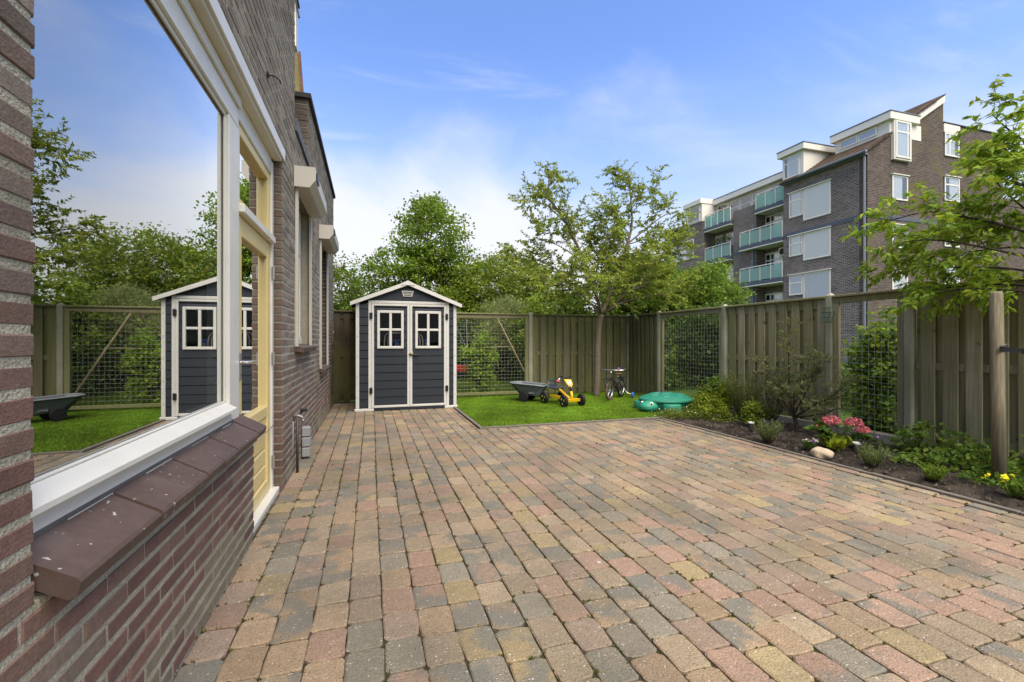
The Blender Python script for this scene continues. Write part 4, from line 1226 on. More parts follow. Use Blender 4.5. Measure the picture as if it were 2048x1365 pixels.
# ================================================================== TOYS
def wheel(parent, c, axis, r_, wd, spokes='spoke_yellow', out=1):
    ax = Vector(axis).normalized(); c = Vector(c)
    m = MB(); pr_ = [(r_ * .62, -wd / 2), (r_ * .93, -wd / 2), (r_, -wd * .32), (r_ * 1.0, wd * .32), (r_ * .93, wd / 2), (r_ * .62, wd / 2)]
    m.lathe(pr_, c, 26, ax)
    t_ = m.build('wheel', 'rubber', parent, smooth=False, world=False)
    m = MB(); m.torus(c, ax, r_ * .60, r_ * .06, 22, 6); m.tube([c - ax * wd * .7, c + ax * wd * .7], r_ * .17, 12)
    a = ax.orthogonal().normalized(); b = ax.cross(a)
    for k in range(3):
        t = 2 * math.pi * k / 3 + .4; d = a * math.cos(t) + b * math.sin(t)
        m.bar(c + d * r_ * .1 + ax * out * wd * .40, c + d * r_ * .62 + ax * out * wd * .40, r_ * .30, wd * .3, ax)
    m.build('rim', 'black_plastic', t_, world=False)
    if spokes:
        m = MB()
        for k in range(3):
            t = 2 * math.pi * k / 3 + .4
            for dt in (-.22, .22):
                d = a * math.cos(t + dt) + b * math.sin(t + dt)
                m.bar(c + d * r_ * .30 + ax * out * wd * .56, c + d * r_ * .58 + ax * out * wd * .56, r_ * .09, wd * .06, ax)
        m.build('spoke_stripe', spokes, t_, world=False)
    return t_
def text_mesh(s, size, loc, rx, rz, m, parent, name, depth=0.001):
    cu = bpy.data.curves.new('txt', 'FONT'); cu.body = s; cu.size = size; cu.extrude = depth; cu.align_x = 'CENTER'; cu.align_y = 'CENTER'
    to = bpy.data.objects.new('txt', cu); COL.objects.link(to)
    bpy.context.view_layer.update()
    me = bpy.data.meshes.new_from_object(to.evaluated_get(bpy.context.evaluated_depsgraph_get()))
    bpy.data.objects.remove(to)
    M_ = Matrix.Translation(loc) @ Euler((rx, 0, rz), 'XYZ').to_matrix().to_4x4()
    me.transform(M_); me.name = name
    me.materials.clear()
    return link(name, me, m, parent, None, False)

# pedal go-kart: local x forward, origin at rear axle on the ground
GH = R(-76.6)
kart = empty('pedal_go_kart', (3.377, 8.176, .03), 'yellow and black pedal go-kart with a number 1 front shield', 'go-kart', None, GH)
for x, y in ((.61, .20), (.61, -.20), (0, .20), (0, -.20)):
    wheel(kart, (x, y, .108), (0, 1, 0), .108, .055, 'spoke_yellow', -1 if y < 0 else 1)
m = MB(); m.tube([(.60, -.165, .115), (.60, .165, .115)], .020, 10); m.prism([(.572, .085), (.632, .085), (.640, .135), (.566, .135)], 1, -.155, .155); m.build('front_axle_beam', 'kart_yellow', kart, world=False)
m = MB(); m.tube([(.60, 0, .12), (.585, 0, .20), (.565, 0, .27)], [.026, .026, .022], 10); m.tube([(.57, 0, .12), (.40, 0, .185), (.26, 0, .255), (.16, 0, .275)], .026, 10)
m.build('main_frame', 'kart_yellow', kart, world=False, smooth=True)
m = MB(); m.bar((.44, -.075, .125), (.02, -.075, .145), .035, .055); m.build('chain_guard', 'kart_yellow', kart, world=False)
m = MB(); m.tube([(0, -.17, .108), (0, .17, .108)], .012, 8); m.tube([(.02, 0, .12), (.30, 0, .16)], .018, 8); m.build('rear_axle', 'black_plastic', kart, world=False)
m = MB(); m.tube([(.565, 0, .265), (.545, 0, .34), (.45, 0, .45), (.39, 0, .505)], [.022, .014, .013, .013], 8); m.build('steering_column', 'black_plastic', kart, world=False, smooth=True)
m = MB(); m.tube([(.40, -.17, .515), (.36, -.13, .52), (.385, -.06, .51), (.39, 0, .508), (.385, .06, .51), (.36, .13, .52), (.34, .19, .515)], .011, 8); hbk = m.build('handlebar', 'black_plastic', kart, world=False, smooth=True)
m = MB(); m.ell((.41, -.10, .545), .028, .028, .028, 10, 7); m.build('horn_bulb', 'black_plastic', hbk, world=False, smooth=True)
m = MB(); m.tube([(.40, -.12, .52), (.425, -.155, .50), (.44, -.19, .475)], [.010, .010, .012], 8); m.build('horn_tube', 'chrome', hbk, world=False, smooth=True)
m = MB(); m.tube([(.44, -.19, .475), (.445, -.205, .455), (.45, -.215, .44)], [.016, .022, .034], 10); m.build('horn_bell', 'pink', hbk, world=False, smooth=True)
# front shield, facing forward, wide on top
m = MB()
pol = [(-.085, .485), (.075, .475), (.080, .40), (.035, .345), (-.015, .345), (-.05, .40)]
vs = [(.505 + (z - .41) * -.55, y, z) for y, z in pol] + [(.475 + (z - .41) * -.55, y, z) for y, z in pol]
m.add(vs, [tuple(range(6)), tuple(range(11, 5, -1))] + [(i, (i + 1) % 6, 6 + (i + 1) % 6, 6 + i) for i in range(6)]); sh = m.build('front_shield', 'kart_yellow', kart, world=False)
m = MB(); pol2 = [(-.04, .462), (.035, .458), (.04, .41), (.012, .37), (-.010, .37), (-.028, .41)]
m.add([(.508 + (z - .41) * -.55, y, z) for y, z in pol2] + [(.5055 + (z - .41) * -.55, y, z) for y, z in pol2], [tuple(range(6))] + [(i, (i + 1) % 6, 6 + (i + 1) % 6, 6 + i) for i in range(6)]); m.build('number_plate', 'white_print', sh, world=False)
text_mesh('1', .10, (.511 - (.418 - .41) * .55, 0, .418), R(90) - math.atan(.55), R(90), 'black_plastic', sh, 'number', .0015)
m = MB(); m.bbox(-.01, .22, -.105, .105, .285, .312, .012); m.build('seat', 'dark_blue_plastic', kart, world=False)
m = MB()
m.bar((-.01, -.095, .30), (-.05, -.075, .42), .04, .025); m.bar((-.01, .095, .30), (-.05, .075, .42), .04, .025); m.bar((-.05, -.09, .42), (-.05, .09, .42), .035, .035); m.bar((-.015, -.1, .33), (-.015, .1, .33), .02, .05)
m.build('seat_back', 'dark_blue_plastic', kart, world=False)
m = MB(); m.tube([(.37, -.10, .10), (.37, .10, .16)], .008, 6); m.bbox(.34, .40, -.15, -.09, .09, .11, .004); m.bbox(.34, .40, .09, .15, .15, .17, .004); m.build('pedal', 'black_plastic', kart, world=False)

# trailer
TH = R(-46)
trl = empty('toy_trailer', (2.985, 8.56, .03), 'grey plastic toy trailer hitched behind the yellow go-kart', 'trailer', None, TH)
m = MB()
def tub_ring(z, x0, x1, w0, w1, wm):
    return [(x0, -w0, z), (x0 + .10, -wm, z), (x1 - .12, -wm, z), (x1, -w1, z), (x1, w1, z), (x1 - .12, wm, z), (x0 + .10, wm, z), (x0, w0, z)]
top = tub_ring(.335, -.33, .40, .12, .10, .195); bot = tub_ring(.125, -.12, .30, .07, .07, .11)
top = [(p[0], p[1], p[2] + (.02 if p[0] < -.2 else 0) - (.02 if p[0] > .3 else 0)) for p in top]
itop = [(p[0] * .93 + .002, p[1] * .90, p[2] - .002) for p in top]; ibot = [(p[0] * .92 + .006, p[1] * .85, p[2] + .012) for p in bot]
vs = top + bot + itop + ibot
fs = [(8 + k, 8 + (k + 1) % 8, (k + 1) % 8, k) for k in range(8)] + [(16 + k, 16 + (k + 1) % 8, 24 + (k + 1) % 8, 24 + k) for k in range(8)] + [tuple(range(15, 7, -1)), tuple(range(24, 32))]
m.add(vs, fs); tub = m.build('tub', 'tub_grey', trl, world=False)
m = MB(); m.tube([(p[0], p[1], p[2]) for p in top], .013, 8, closed=True); m.build('tub_rim', 'tub_rim', tub, world=False)
for sgn in (-1, 1): wheel(trl, (.0, sgn * .165, .098), (0, 1, 0), .098, .05, None, sgn)
m = MB(); m.tube([(0, -.165, .098), (0, .165, .098)], .012, 8); m.tube([(.05, 0, .11), (.36, 0, .11), (.46, .0, .13), (.50, 0, .16)], .014, 8); m.build('drawbar', 'black_plastic', trl, world=False, smooth=True)
text_mesh('BERG', .052, (.165, -.145, .178), R(68), 0, 'grey_print', tub, 'lettering', .0012)

# child's bicycle, local x forward from rear axle, ground origin
fb = Vector((4.588, 8.145)); rb = Vector((5.166, 8.614)); hv = (fb - rb).normalized(); WB = .66
rb = fb - hv * WB
bike = empty('child_bicycle', (rb.x, rb.y, .03), 'small dark child bicycle with blue training wheels by the fence', 'bicycle', None, math.atan2(hv.y, hv.x))
WR = .195
for x, wn_, tm in ((WB, 'wheel', 'tyre_tan'), (0, 'wheel', 'rubber')):
    m = MB(); m.torus((x, 0, WR), (0, 1, 0), WR - .018, .020, 36, 8); ty = m.build(wn_, tm, bike, world=False, smooth=True)
    m = MB(); m.torus((x, 0, WR), (0, 1, 0), WR - .045, .009, 30, 6, squash=1.5); m.build('rim', 'chrome', ty, world=False, smooth=True)
    m = MB(); m.tube([(x, -.04, WR), (x, .04, WR)], .016, 10)
    for k in range(16):
        t = 2 * math.pi * k / 16; m.tube([(x, .012 * (-1) ** k, WR), (x + math.cos(t) * (WR - .045), 0, WR + math.sin(t) * (WR - .045))], .0014, 4, cap=False)
    m.build('spokes', 'chrome', ty, world=False)
    m = MB(); arc = [(x + math.cos(t) * (WR + .012), 0, WR + math.sin(t) * (WR + .012)) for t in np.linspace(R(20 if x else 40), R(165 if x else 190), 12)]
    m.tube(arc, .014, 6); m.build('mudguard', 'black_plastic', bike, world=False, smooth=True)
m = MB()
hd0, hd1 = (WB - .075, 0, .50), (WB - .045, 0, .40)
m.tube([hd1, (.27, 0, .20)], .016, 8); m.tube([hd0, (.33, 0, .30), (.22, 0, .30)], .013, 8); m.tube([(.27, 0, .18), (.185, 0, .44)], .014, 8)
for s_ in (-1, 1): m.tube([(.26, 0, .19), (0, s_ * .045, WR)], .009, 6); m.tube([(.20, 0, .36), (0, s_ * .045, WR)], .008, 6); m.tube([(WB - .045, s_ * .03, .41), (WB, s_ * .04, WR)], .011, 6)
m.tube([(WB - .045, -.03, .41), (WB - .045, .03, .41)], .012, 6); m.tube([hd0, hd1], .019, 8)
m.build('bike_frame', 'black_plastic', bike, world=False, smooth=True)
m = MB(); m.tube([(WB - .075, 0, .50), (WB - .095, 0, .59)], .012, 8); m.tube([(WB - .20, -.255, .62), (WB - .14, -.21, .60), (WB - .085, -.08, .60), (WB - .08, 0, .60), (WB - .085, .08, .60), (WB - .14, .21, .60), (WB - .20, .255, .62)], .011, 8); hb = m.build('handlebar', 'chrome', bike, world=False, smooth=True)
for s_ in (-1, 1):
    m = MB(); m.tube([(WB - .19, s_ * .25, .618), (WB - .26, s_ * .285, .612)], .016, 8); m.build('grip', 'black_plastic', hb, world=False, smooth=True)
m = MB(); m.ell((WB - .12, .15, .635), .028, .028, .022, 10, 7); m.build('bell', 'blue', hb, world=False, smooth=True)
m = MB(); m.ell((WB - .105, .145, .628), .018, .018, .02, 8, 6); m.build('bell_cap', 'red', hb, world=False, smooth=True)
m = MB()
for y in (-.10, -.033, .033, .10): m.tube([(WB - .05, y, .43), (WB + .14, y, .43)], .005, 5)
for x in (WB - .05, WB + .14): m.tube([(x, -.11, .43), (x, .11, .43)], .006, 5)
for y in (-.10, .10): m.tube([(WB + .10, y, .43), (WB, y * .5, WR)], .005, 5); m.tube([(WB - .05, y, .43), (WB - .06, y, .54)], .005, 5)
m.tube([(WB - .06, -.10, .54), (WB - .06, .10, .54)], .005, 5); m.build('front_rack', 'black_plastic', bike, world=False)
m = MB(); m.tube([(.185, 0, .44), (.172, 0, .485)], .012, 8); m.build('seat_post', 'chrome', bike, world=False)
m = MB(); m.ell((.13, 0, .50), .085, .075, .028, 12, 7); m.ell((.22, 0, .50), .085, .028, .022, 10, 7); m.build('saddle', 'leather', bike, world=False, smooth=True)
m = MB()
for y in (-.05, 0, .05): m.tube([(.10, y, .42), (-.17, y, .42)], .006, 5)
for x in (.05, -.17): m.tube([(x, -.05, .42), (x, .05, .42)], .006, 5)
for y in (-.05, .05): m.tube([(-.10, y, .42), (0, y, WR)], .005, 5)
m.build('rear_rack', 'black_plastic', bike, world=False)
m = MB(); m.torus((.27, -.035, .19), (0, 1, 0), .05, .006, 16, 5); m.tube([(.27, -.05, .19), (.33, -.055, .12)], .008, 6); m.tube([(.27, .05, .19), (.21, .055, .26)], .008, 6); m.bbox(.30, .36, -.12, -.06, .11, .13, .004); m.bbox(.18, .24, .06, .12, .25, .27, .004); m.build('crank', 'black_plastic', bike, world=False)
m = MB(); m.bbox(.0, .30, .030, .045, .165, .235, .01); m.build('chain_guard', 'black_plastic', bike, world=False)
for s_ in (-1, 1):
    m = MB(); m.tube([(0, s_ * .05, WR), (-.01, s_ * .07, .15), (-.02, s_ * .14, .085), (-.02, s_ * .24, .07)], .009, 6); st = m.build('stabiliser_arm', 'chrome', bike, world=False, smooth=True)
    m = MB(); m.lathe([(.02, -.016), (.052, -.016), (.058, -.008), (.058, .008), (.052, .016), (.02, .016)], (-.02, s_ * .25, .058), 18, (0, 1, 0)); m.build('stabiliser_wheel', 'blue', st, world=False)

# turtle sandpit
tu = empty('turtle_sandpit', (4.99, 6.86, .02), 'green turtle-shaped plastic sandpit with its lid on, on the lawn', 'sandpit', None, R(200))
m = MB(); m.lathe([(.40, 0), (.43, .02), (.44, .10), (.455, .135), (.44, .150)], (0, 0, 0), 40, sy=.92); m.build('basin', 'turtle', tu, world=False, smooth=True)
def lid_prof(): return [(.475, .150), (.492, .165), (.490, .195), (.470, .205), (.452, .206), (.43, .222), (.34, .252), (.20, .270), (.06, .277), (.005, .278)]
m = MB(); m.lathe(lid_prof(), (0, 0, 0), 44, sy=.92); lid = m.build('lid', 'turtle_dark', tu, world=False, smooth=True)
for k, (a0, r0) in enumerate([(0, 0)] + [(R(60 * i + 30), .25) for i in range(6)]):
    m = MB(); cx_, cy_ = math.cos(a0) * r0, math.sin(a0) * r0; rr = .135 if k == 0 else .115; vs = []; fs = []
    for q, (rk, hh) in enumerate(((1.0, -.006), (.88, .010), (.5, .014), (.05, .016))):
        for i in range(6):
            t = R(60 * i) + a0; x = cx_ + math.cos(t) * rr * rk; y = (cy_ + math.sin(t) * rr * rk)
            rad = min(.45, math.hypot(x, y)); zz = np.interp(rad, [0, .06, .20, .34, .43, .46], [.278, .277, .270, .252, .222, .206])
            vs.append((x, y * .92, zz + hh))
    fs = [(q * 6 + i, q * 6 + (i + 1) % 6, q * 6 + 6 + (i + 1) % 6, q * 6 + 6 + i) for q in range(3) for i in range(6)] + [tuple(range(18, 24))]
    m.add(vs, fs); m.build('shell_plate', 'turtle_dark', lid, world=False)
def foot(a, rx=.13):
    m = MB(); x, y = math.cos(a) * .44, math.sin(a) * .41
    vs = []; 
    for z, k in ((0, .95), (.02, 1.0), (.13, 1.0), (.145, .93)):
        for i in range(18):
            t = 2 * math.pi * i / 18; px = math.cos(t) * .125 * k; py = math.sin(t) * .15 * k
            vs.append((x + px * math.cos(a) - py * math.sin(a), y + px * math.sin(a) + py * math.cos(a), z))
    fs = [(q * 18 + i, q * 18 + (i + 1) % 18, q * 18 + 18 + (i + 1) % 18, q * 18 + 18 + i) for q in range(3) for i in range(18)] + [tuple(range(54, 72)), tuple(range(17, -1, -1))]
    m.add(vs, fs); m.build('foot', 'turtle', tu, world=False, smooth=True)
for a in (R(48), R(-48), R(132), R(-132)): foot(a)
m = MB(); m.ell((.50, 0, .085), .185, .15, .105, 20, 12); hdt = m.build('head', 'turtle', tu, world=False, smooth=True)
for s_ in (-1, 1):
    m = MB(); m.ell((.555, s_ * .090, .140), .036, .034, .038, 12, 8); ey = m.build('eye', 'eye_white', hdt, world=False, smooth=True)
    m = MB(); m.ell((.578, s_ * .110, .148), .016, .016, .018, 8, 6); m.build('pupil', 'black_plastic', hdt, world=False, smooth=True)
m = MB(); mp_ = []
for t in np.linspace(-1.25, 1.25, 15):
    mp_.append((.50 + math.cos(t) * .182, math.sin(t) * .147, .058 + .026 * abs(t) / 1.25))
m.tube(mp_, .005, 6); m.build('mouth', 'turtle_dark', hdt, world=False)
m = MB(); a = R(112); m.bbox(-.045, .045, -.004, .004, -.02, .02, .002); 
for i, p in enumerate(m.v):
    x, y, z = p; m.v[i] = (math.cos(a) * .452 + x * -math.sin(a) + y * math.cos(a), math.sin(a) * .416 + x * math.cos(a) + y * math.sin(a), .075 + z)
m.build('sticker', 'white_print', tu, world=False)

# ================================================================== SWING beyond the back fence
sw = empty('wooden_swing', (2.9, 11.6, -.09), 'weathered timber pole swing frame beyond the wire fence', 'swing')
def pole(p0, p1, r_, nm, mt='swing_pole', parent=None):
    m = MB(); m.tube([p0, p1], r_, 10); return m.build(nm, mt, parent or sw, smooth=False)
mat('swing_pole', (0.36, 0.29, 0.15), 0.85, 0.2, noise=[(3, 0.3), (20, 0.15)])
pole((1.2, 11.2, 1.80), (3.05, 11.2, 1.80), .022, 'top_beam')
pole((3.05, 11.15, 1.86), (3.92, 10.6, -.09), .02, 'leg'); pole((3.00, 11.25, 1.86), (2.75, 12.6, -.09), .02, 'leg')
pole((2.87, 11.9, 1.05), (3.45, 10.95, 1.08), .014, 'cross_brace')
pole((1.25, 11.15, 1.86), (.55, 10.6, -.09), .035, 'leg'); pole((1.25, 11.25, 1.86), (.9, 12.6, -.09), .035, 'leg')
st = empty('red_swing', (1.9, 11.2, .3), 'red plastic swing seat hanging on ropes beyond the wire fence', 'swing seat')
m = MB(); m.prism([(1.70, .50), (2.32, .47), (2.38, .56), (2.30, .60), (1.74, .62), (1.66, .58)], 1, 11.02, 11.34); m.build('seat_shell', 'red', st)
m = MB(); m.prism([(1.74, .49), (2.28, .46), (2.02, .30), (1.82, .32)], 1, 11.06, 11.30); m.build('seat_base', 'black_plastic', st)
for x in (1.72, 2.33):
    m = MB(); m.tube([(x, 11.18, .60), (x * .9 + .19, 11.2, 1.80)], .009, 6); m.build('rope', 'wire', st)
m = MB(); m.tube([(2.0, 11.2, 1.66), (2.52, 11.35, .62)], .016, 8); tag(m.build('metal_rod', 'zinc', at=(2.0, 11.2, 0)), 'thin grey metal rod leaning by the swing seat beyond the wire fence', 'rod')

# ================================================================== APARTMENT BLOCK
apt = empty('apartment_building', (33, 25, -.09), 'dark brown brick apartment block with white windows and green glass balconies', 'apartment building')
AX, AY0 = 27.0, 18.7
RX = 28.35           # recessed wall behind the balconies
def part(nm, mt, fn, parent=None):
    m = MB(); fn(m); return m.build(nm, mt, parent or apt)
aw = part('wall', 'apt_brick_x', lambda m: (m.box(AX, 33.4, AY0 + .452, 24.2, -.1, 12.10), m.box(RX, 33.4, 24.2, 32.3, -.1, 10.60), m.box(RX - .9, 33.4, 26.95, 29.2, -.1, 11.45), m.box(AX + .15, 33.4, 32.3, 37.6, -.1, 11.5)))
slope = 0.637
gz = lambda x: 12.10 + slope * (x - AX)
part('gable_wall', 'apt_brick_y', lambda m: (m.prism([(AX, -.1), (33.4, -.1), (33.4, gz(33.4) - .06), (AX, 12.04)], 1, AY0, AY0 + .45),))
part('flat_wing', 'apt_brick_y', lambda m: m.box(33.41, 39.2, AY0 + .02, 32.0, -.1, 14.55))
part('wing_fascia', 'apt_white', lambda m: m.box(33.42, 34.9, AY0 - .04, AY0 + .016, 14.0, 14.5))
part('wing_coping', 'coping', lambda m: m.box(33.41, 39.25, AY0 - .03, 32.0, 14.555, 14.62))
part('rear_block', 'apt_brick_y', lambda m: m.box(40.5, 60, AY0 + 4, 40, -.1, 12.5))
# tiled roof: corrugated rows of tiles
def roof(m):
    ncx, ncy = 24, 44
    x0, x1 = AX - .35, 33.52; y0, y1 = AY0 - .10, 24.3
    vs = []; fs = []
    for i in range(ncx):
        xa = x0 + (x1 - x0) * i / ncx; xb = x0 + (x1 - x0) * (i + 1) / ncx + .03
        za, zb = gz(xa) + .07, gz(xb) + .03
        b = len(vs)
        for j in range(ncy * 2 + 1):
            y = y0 + (y1 - y0) * j / (ncy * 2); h = .035 * (j % 2)
            vs.append((xa, y, za + h)); vs.append((xb, y, zb + h)); vs.append((xa, y, za + h - .06))
        for j in range(ncy * 2):
            k = b + j * 3; fs.append((k, k + 1, k + 4, k + 3)); fs.append((k, k + 3, k + 5, k + 2))
    m.add(vs, fs)
rfo = part('roof', 'roof_tile', roof)
part('roof_underlay', 'coping', lambda m: m.prism([(AX - .33, gz(AX - .35) - .05), (33.5, gz(33.5) - .05), (33.5, gz(33.5) + .03), (AX - .33, gz(AX - .35) + .03)], 1, AY0 - .06, 24.28))
part('left_roof', 'roof_tile', lambda m: m.prism([(AX - .2, 11.45), (33.4, 11.45 + 2.4), (33.4, 11.6 + 2.4), (AX - .2, 11.6)], 1, 34.6, 37.8))
for k in range(13):      # verge tiles on the gable edge
    xa = AX - .30 + k * .46
    if 28.3 < xa < 30.35: continue
    part('verge_tile', 'roof_tile', lambda m: m.add([(xa, AY0 - .16, gz(xa) + .0), (xa + .42, AY0 - .16, gz(xa + .42) + .0), (xa + .42, AY0 - .16, gz(xa + .42) + .17), (xa, AY0 - .16, gz(xa) + .17),
         (xa, AY0 + .12, gz(xa) + .0), (xa + .42, AY0 + .12, gz(xa + .42) + .0), (xa + .42, AY0 + .12, gz(xa + .42) + .19), (xa, AY0 + .12, gz(xa) + .19)],
         [(0, 1, 2, 3), (7, 6, 5, 4), (3, 2, 6, 7), (0, 4, 5, 1), (1, 5, 6, 2), (0, 3, 7, 4)]), rfo)
part('verge_board', 'apt_white', lambda m: m.prism([(30.33, gz(30.33) - .40), (33.42, gz(33.42) - .40), (33.42, gz(33.42) - .02), (30.33, gz(30.33) - .02)], 1, AY0 - .09, AY0 - .004))
part('gutter', 'zinc', lambda m: (m.tube([(AX - .38, AY0 - .2, 11.93), (AX - .38, 22.75, 11.93)], .09, 8), m.box(AX - .28, AX - .004, AY0 - .05, 24.2, 11.80, 11.90)))
part('downpipe', 'zinc', lambda m: m.tube([(AX - .10, AY0 + .10, 11.85), (AX - .10, AY0 + .10, -.1)], .065, 8))
part('downpipe', 'zinc', lambda m: m.tube([(RX - 1.0, 27.2, 9.9), (RX - 1.0, 27.2, 4.0)], .06, 8))
part('string_course', 'apt_band', lambda m: (m.box(AX - .03, AX - .004, AY0 - .03, 24.2, 8.28, 8.52), m.box(AX - .03, 36.0, AY0 - .03, AY0 - .004, 8.28, 8.52)))
part('string_course', 'apt_band', lambda m: m.box(RX - .94, RX - .904, 26.95, 29.2, 8.0, 8.25))

class Facade:
    def __init__(s, axis, f): s.a = axis; s.f = f
    def box(s, m, u0, u1, d0, d1, z0, z1, bv=.01):
        if s.a == 'x': m.bbox(s.f - d1, s.f - d0, u0, u1, z0, z1, bv)
        else: m.bbox(u0, u1, s.f - d1, s.f - d0, z0, z1, bv)
def apt_window(fc, u0, u1, z0, z1, mull=(), trans=(), curtain='curtain', cf=(0, 1), t=.09, frame='apt_white'):
    m = MB()
    fc.box(m, u0, u0 + t, .004, .05, z0, z1); fc.box(m, u1 - t, u1, .004, .05, z0, z1)
    fc.box(m, u0 + t, u1 - t, .004, .049, z0, z0 + t); fc.box(m, u0 + t, u1 - t, .004, .049, z1 - t, z1)
    for u in mull: fc.box(m, u - t / 2, u + t / 2, .004, .045, z0 + t, z1 - t)
    for (a, b, z) in trans: fc.box(m, a, b, .004, .043, z - t / 2, z + t / 2)
    wo = m.build('window', frame, apt)
    p = MB(); fc.box(p, u0 + t * .5, u1 - t * .5, .032, .036, z0 + t * .5, z1 - t * .5, .001); p.build('pane', 'apt_glass', wo)
    if curtain:
        c = MB(); a, b = u0 + (u1 - u0) * cf[0], u0 + (u1 - u0) * cf[1]; nf = max(6, int((b - a) / .09)); pts = []
        for i in range(nf + 1):
            u = a + .05 + (b - a - .1) * i / nf; dd = .012 + (.012 if i % 2 else 0) * rnd.uniform(.5, 1)
            pts.append((u, dd))
        vs = []
        for u, dd in pts:
            for z in (z0 + .05, z1 - .05): vs.append((fc.f - dd, u, z) if fc.a == 'x' else (u, fc.f - dd, z))
        c.add(vs, [(2 * i, 2 * i + 2, 2 * i + 3, 2 * i + 1) for i in range(nf)]); c.build('curtain', curtain, wo)
    if cf != (0, 1) or not curtain:
        c = MB(); fc.box(c, u0 + .05, u1 - .05, .002, .005, z0 + .05, z1 - .05, .0005); c.build('interior_shade_panel', 'shade_black', wo)  # thin black panel, darkness of the room put into its colour
    return wo
fA = Facade('x', AX); fG = Facade('y', AY0); fR = Facade('x', RX)
for z0, z1, cu in ((9.05, 11.10, 'curtain'), (6.45, 8.22, 'curtain'), (3.85, 5.62, 'blind')):
    apt_window(fA, 20.85, 22.70, z0, z1, (), (), cu)
    apt_window(fA, 22.74, 23.75, z0 + .42, z1, (), ((22.83, 23.66, z1 - .55),), cu, (0, 1) if cu == 'blind' else (.1, .9))
    part('window_ledge', 'apt_white', lambda m: (m.box(AX - .14, AX - .003, 20.80, 23.8, z1 + .005, z1 + .06),))
apt_window(fA, 20.85, 22.70, 1.2, 2.95); apt_window(fA, 22.74, 23.75, 1.6, 2.95)
for z0, z1 in ((9.45, 10.90), (6.65, 8.0), (4.15, 5.40)):
    apt_window(fG, 28.95, 30.25, z0, z1, (), ((29.04, 30.16, z1 - .35),) if z0 < 5 else (), 'curtain' if z0 > 9 or z0 < 5 else None, (.0, .7) if z0 > 9 else (0, 1))
    apt_window(fG, 33.48, 34.85, z0 + .35, z1 + .40, (), ((33.57, 34.76, z1 - .10),), 'curtain', (.3, 1))
    for u0, u1, zz in ((28.9, 30.3, z1), (33.43, 34.9, z1 + .4)): part('window_ledge', 'apt_white', lambda m: m.box(u0, u1, AY0 - .12, AY0 - .003, zz + .004, zz + .05))
part('bay', 'apt_white', lambda m: m.box(28.88, 30.32, AY0 - .18, AY0 - .005, 11.75, 14.015))
apt_window(Facade('y', AY0 - .18), 28.98, 30.22, 11.85, 13.98, (29.95,), ((29.07, 30.13, 13.35),), 'curtain', (.05, .95), .10)
apt_window(fG, 33.50, 34.82, 12.55, 13.98, (33.95,), ((33.6, 34.72, 13.5),), 'curtain', (.0, .75), .10)
# long roof dormer facing the balconies' side
DX = 28.75
part('dormer', 'apt_white', lambda m: (m.box(DX, 31.4, AY0 - .02, 21.9, 13.15, 14.02),))
part('dormer_fascia', 'apt_white', lambda m: m.bbox(DX - .22, 31.0, AY0 - .22, 22.1, 14.02, 14.46, .02))
part('dormer_roof', 'zinc', lambda m: m.bbox(DX - .25, 31.05, AY0 - .25, 22.13, 14.465, 14.52, .01))
fD = Facade('x', DX)
apt_window(fD, 19.35, 20.45, 13.45, 13.98, (), (), 'blind'); apt_window(fD, 20.48, 21.6, 13.45, 13.98, (), (), 'blind')
# front dormer flush with the facade
part('dormer', 'apt_white', lambda m: m.box(AX + .02, 29.9, 22.72, 24.3, 12.1, 13.72))
part('dormer_fascia', 'apt_white', lambda m: m.bbox(AX - .22, 30.2, 22.52, 24.55, 13.725, 14.12, .02))
part('dormer_roof', 'zinc', lambda m: m.bbox(AX - .25, 30.2, 22.49, 24.58, 14.125, 14.18, .01))
fD = Facade('x', AX + .02)
apt_window(fD, 23.0, 24.2, 12.2, 13.65, (23.85,), ((23.09, 24.11, 13.20),), 'curtain', (.0, .7))
# balconies
def balcony(x0, x1, y0, y1, zs, n, plants=False):
    bo = part('balcony_slab', 'apt_band', lambda m: m.bbox(x0, x1, y0, y1, zs - .02, zs + .24, .02))
    m = MB(); m.box(x0 - .01, x1, y0 + .02, y1 + .01, zs - .09, zs - .025); m.build('slab_underside', 'apt_white', bo)
    m = MB(); m.tube([(x0 + .06, y0 + .05, zs + 1.32), (x0 + .06, y1 - .05, zs + 1.32)], .035, 6); m.tube([(x0 + .06, y1 - .05, zs + 1.32), (x1 - .05, y1 - .05, zs + 1.32)], .035, 6)
    for k in range(n + 1):
        y = y0 + .05 + (y1 - y0 - .1) * k / n; m.bar((x0 + .06, y, zs + .2), (x0 + .06, y, zs + 1.32), .045, .045)
    m.build('railing', 'apt_white', bo)
    for k in range(n):
        a = y0 + .05 + (y1 - y0 - .1) * k / n + .05; b = y0 + .05 + (y1 - y0 - .1) * (k + 1) / n - .05
        g_ = MB(); g_.box(x0 + .05, x0 + .062, a, b, zs + .30, zs + 1.22); g_.build('glass_panel', 'balcony_glass', bo)
    g_ = MB(); g_.box(x0 + .12, x1 - .1, y1 - .056, y1 - .044, zs + .30, zs + 1.22); g_.build('glass_panel', 'balcony_glass', bo)
for zs in (5.35, 8.13): balcony(AX - .1, RX - .01, 24.22, 28.05, zs, 4)
balcony(AX + .2, RX - .01, 24.22, 26.85, 10.70, 3)
balcony(AX + .2, RX - .01, 29.25, 32.2, 7.75, 3); balcony(AX + .2, RX - .01, 29.25, 32.2, 10.55, 4); balcony(AX + .2, RX - .01, 29.25, 32.2, 5.0, 3)
